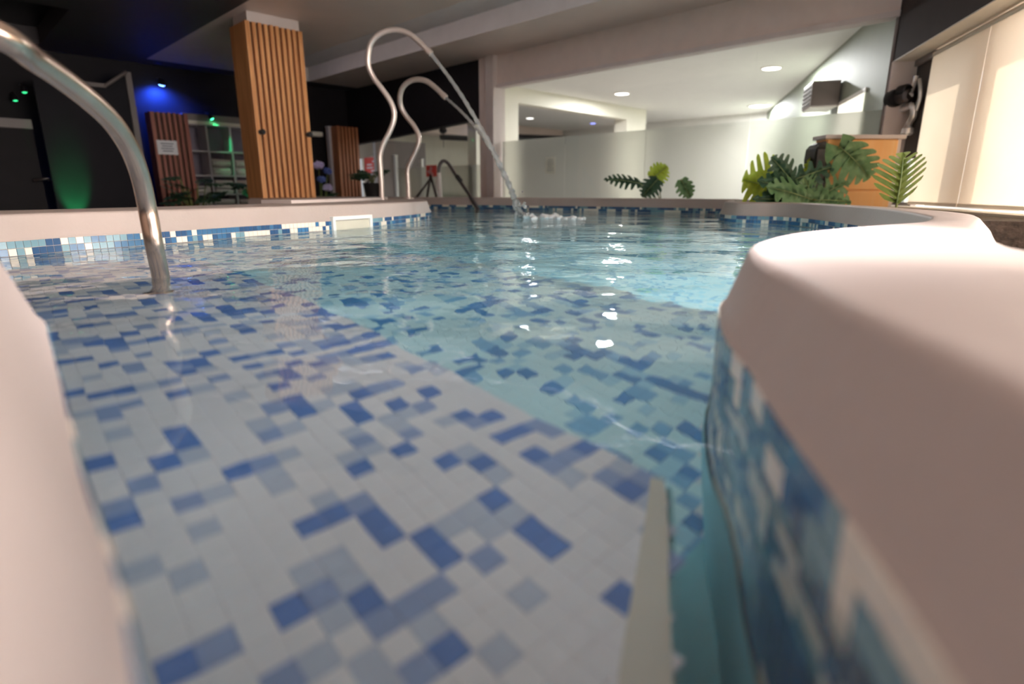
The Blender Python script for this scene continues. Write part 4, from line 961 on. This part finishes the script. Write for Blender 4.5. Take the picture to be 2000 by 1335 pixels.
def bushy(name, label, root, h, spread, nl, mats_, w=.10, flowers=None):
    t = thing(name, label, 'plant', root); rn = random.Random(len(label)); root = Vector(root)
    mesh_obj('pot', bm_lathe(bmesh.new(), root, (0, 0, 1), [(.12, 0), (.17, .28), (.18, .30), (.15, .30), (.14, .26)], 18), M['pot'], t, True, 40)
    for k in range(nl):
        a = rn.uniform(0, 2 * PI); el = rn.uniform(.2, 1.2); top = root + Vector((math.cos(a) * spread * rn.uniform(.2, .7), math.sin(a) * spread * rn.uniform(.2, .7), .3 + (h - .3) * rn.uniform(.35, .85)))
        tip = top + Vector((math.cos(a), math.sin(a), rn.uniform(-.5, .5))).normalized() * rn.uniform(.22, .36)
        mesh_obj('leaf', leaf_bm(top, tip, w * rn.uniform(.8, 1.2), (0, -.5, 1), lobes=4, depth=.4), M[rn.choice(mats_)], t, True)
        stem(t, root + Vector((0, 0, .26)), top, 0, .007)
    for (px, py, v_, r, mt) in (flowers or []):
        c = on_plane(px, py, uv(0, v_), VX); b = bmesh.new(); bmesh.ops.create_icosphere(b, subdivisions=3, radius=r * .85)
        for v in b.verts: v.co = Vector((v.co.x, v.co.y, v.co.z * .75)) * (1 + rn.uniform(-.30, .30)) + c
        mesh_obj('flower_head', b, M[mt], t, False); stem(t, root + Vector((0, 0, .26)), c, 0, .007)
    return t
bushy('potted_plant', 'dark leafy potted plant before the dark red slatted column', uv(2.85, 9.3, ZF), 1.16, .36, 18, ['leaf_dark'], .10)
bushy('potted_plant', 'second dark leafy potted plant before the towel shelf', uv(3.75, 9.45, ZF), 1.0, .26, 12, ['leaf_dark'], .10)
bushy('potted_plant', 'potted flowers with lilac and blue heads right of the cedar column', uv(4.95, 9.6, ZF), .85, .34, 14, ['leaf_dark', 'leaf'], .09, [(640, 366, 9.5, .09, 'lilac'), (622, 322, 9.7, .10, 'lilac'), (640, 334, 9.6, .08, 'blue_petals'), (628, 350, 9.55, .08, 'blue_petals')])
bushy('potted_plant', 'green potted plant behind the far dark handrail', uv(6.95, 8.15, ZF), .95, .20, 12, ['leaf', 'leaf_dark'], .10)
bushy('potted_plant', 'dim potted plant before the narrow corner column', uv(5.75, 9.2, .061), .52, .16, 10, ['leaf_dark'], .09)

# ------------------------------------------------------------------ right corner: orange cabinet, black chair, wall spotlight
CY = 4.74
c0, c1 = at_y(1612, 271, CY), at_y(1757, 271, CY); zt = c0.z
oc = thing('orange_cabinet', 'glowing orange cabinet with a pale top in the window corner', 'cabinet', ((c0.x + c1.x) / 2, CY + .1, .085))
xm = (c0.x + c1.x) / 2; wdt = c1.x - c0.x; zl = at_y(1680, 371, CY).z
box('body', (xm, CY + .08, (.085 + zt) / 2), wdt - .02, .15, zt - .085, M['orange'], oc)
box('door', (xm, CY - .005, (zl + zt) / 2 - .002), wdt - .03, .022, zt - zl - .012, M['orange'], oc, bevel=.004)
box('plinth_drawer', (xm, CY - .005, (.09 + zl) / 2), wdt - .03, .022, zl - .10, M['orange'], oc, bevel=.004)
box('top_board', (xm + .01, CY + .07, zt + .014), wdt + .05, .2, .03, M['post'], oc, bevel=.004)
box('side_board', (c1.x, CY + .08, (.085 + zt) / 2), .03, .17, zt - .085, M['post'], oc, bevel=.003)
k0 = at_y(1612, 283, CY - .02); bch = thing('black_speaker', 'black rounded speaker leaning at the left side of the orange cabinet', 'speaker', (k0.x - .02, CY, .085))
bm = bmesh.new(); prof = [(1588, 395), (1590, 310), (1594, 290), (1602, 281), (1614, 276), (1616, 395)]
f0 = [bm.verts.new(at_y(x, y, CY - .03)) for x, y in prof]; f1 = [bm.verts.new(v.co + Vector((0, .16, 0))) for v in f0]
bm.faces.new(f0); bm.faces.new(list(reversed(f1)))
for i in range(len(prof)): bm.faces.new((f0[i], f0[(i + 1) % len(prof)], f1[(i + 1) % len(prof)], f1[i]))
bmesh.ops.recalc_face_normals(bm, faces=bm.faces[:]); mesh_obj('casing', bm, M['black'], bch)
gq = at_y(1603, 320, CY - .034); box('grille', gq, .07, .008, .22, M['frame_grey'], bch); box('grille', gq - Vector((0, 0, .2)), .07, .008, .12, M['frame_grey'], bch)
# black wall lamp with chrome fittings on the dark panel
lq = wpt(.17, .13, .93); lam = thing('wall_projector', 'black projector lamp with chrome fittings on the dark panel beside the blind', 'lamp', wpt(.18, .27, .93))
def wl(px, py, off): return on_plane(px, py, wpt(0, off * .66, 0), WN)
ax_ = (wl(1738, 194, .05) - wl(1775, 186, .17)).normalized()
mesh_obj('barrel', bm_lathe(bmesh.new(), wl(1778, 186, .2), ax_, [(.035, 0), (.055, .02), (.055, .13), (.062, .135), (.062, .18), (.05, .185)], 20), M['dark_steel'], lam, True, 40)
mesh_obj('lens_hood', bm_lathe(bmesh.new(), wl(1752, 191, .10), ax_, [(.07, 0), (.075, .02), (.075, .07), (.06, .08), (.055, .04)], 20), M['black'], lam, True, 40)
mesh_obj('upper_housing', bm_lathe(bmesh.new(), wl(1775, 176, .18), ax_, [(.04, 0), (.055, .02), (.055, .09), (.04, .10)], 16), M['black'], lam, True, 40)
mesh_obj('mount_arm', bm_tube(bmesh.new(), [wl(1778, 186, .2), wl(1784, 170, .25), wl(1790, 148, .262)], .022, 10), M['chrome'], lam, True, 50)
mesh_obj('chrome_pipe', bm_tube(bmesh.new(), catmull([tuple(wl(*q)) for q in ((1748, 215, .18), (1765, 213, .2), (1782, 207, .22), (1784, 225, .24), (1776, 240, .24), (1772, 250, .24))], 5), .028, 10), M['chrome'], lam, True, 50)
mesh_obj('chrome_pipe', bm_tube(bmesh.new(), catmull([tuple(wl(*q)) for q in ((1796, 155, .25), (1798, 172, .25), (1797, 190, .25), (1790, 215, .25))], 5), .016, 10), M['chrome'], lam, True, 50)
mesh_obj('chrome_valve', bm_lathe(bmesh.new(), wl(1774, 246, .2), (0, 0, -1), [(.02, 0), (.045, .02), (.05, .06), (.03, .08)], 14), M['chrome'], lam, True, 40)
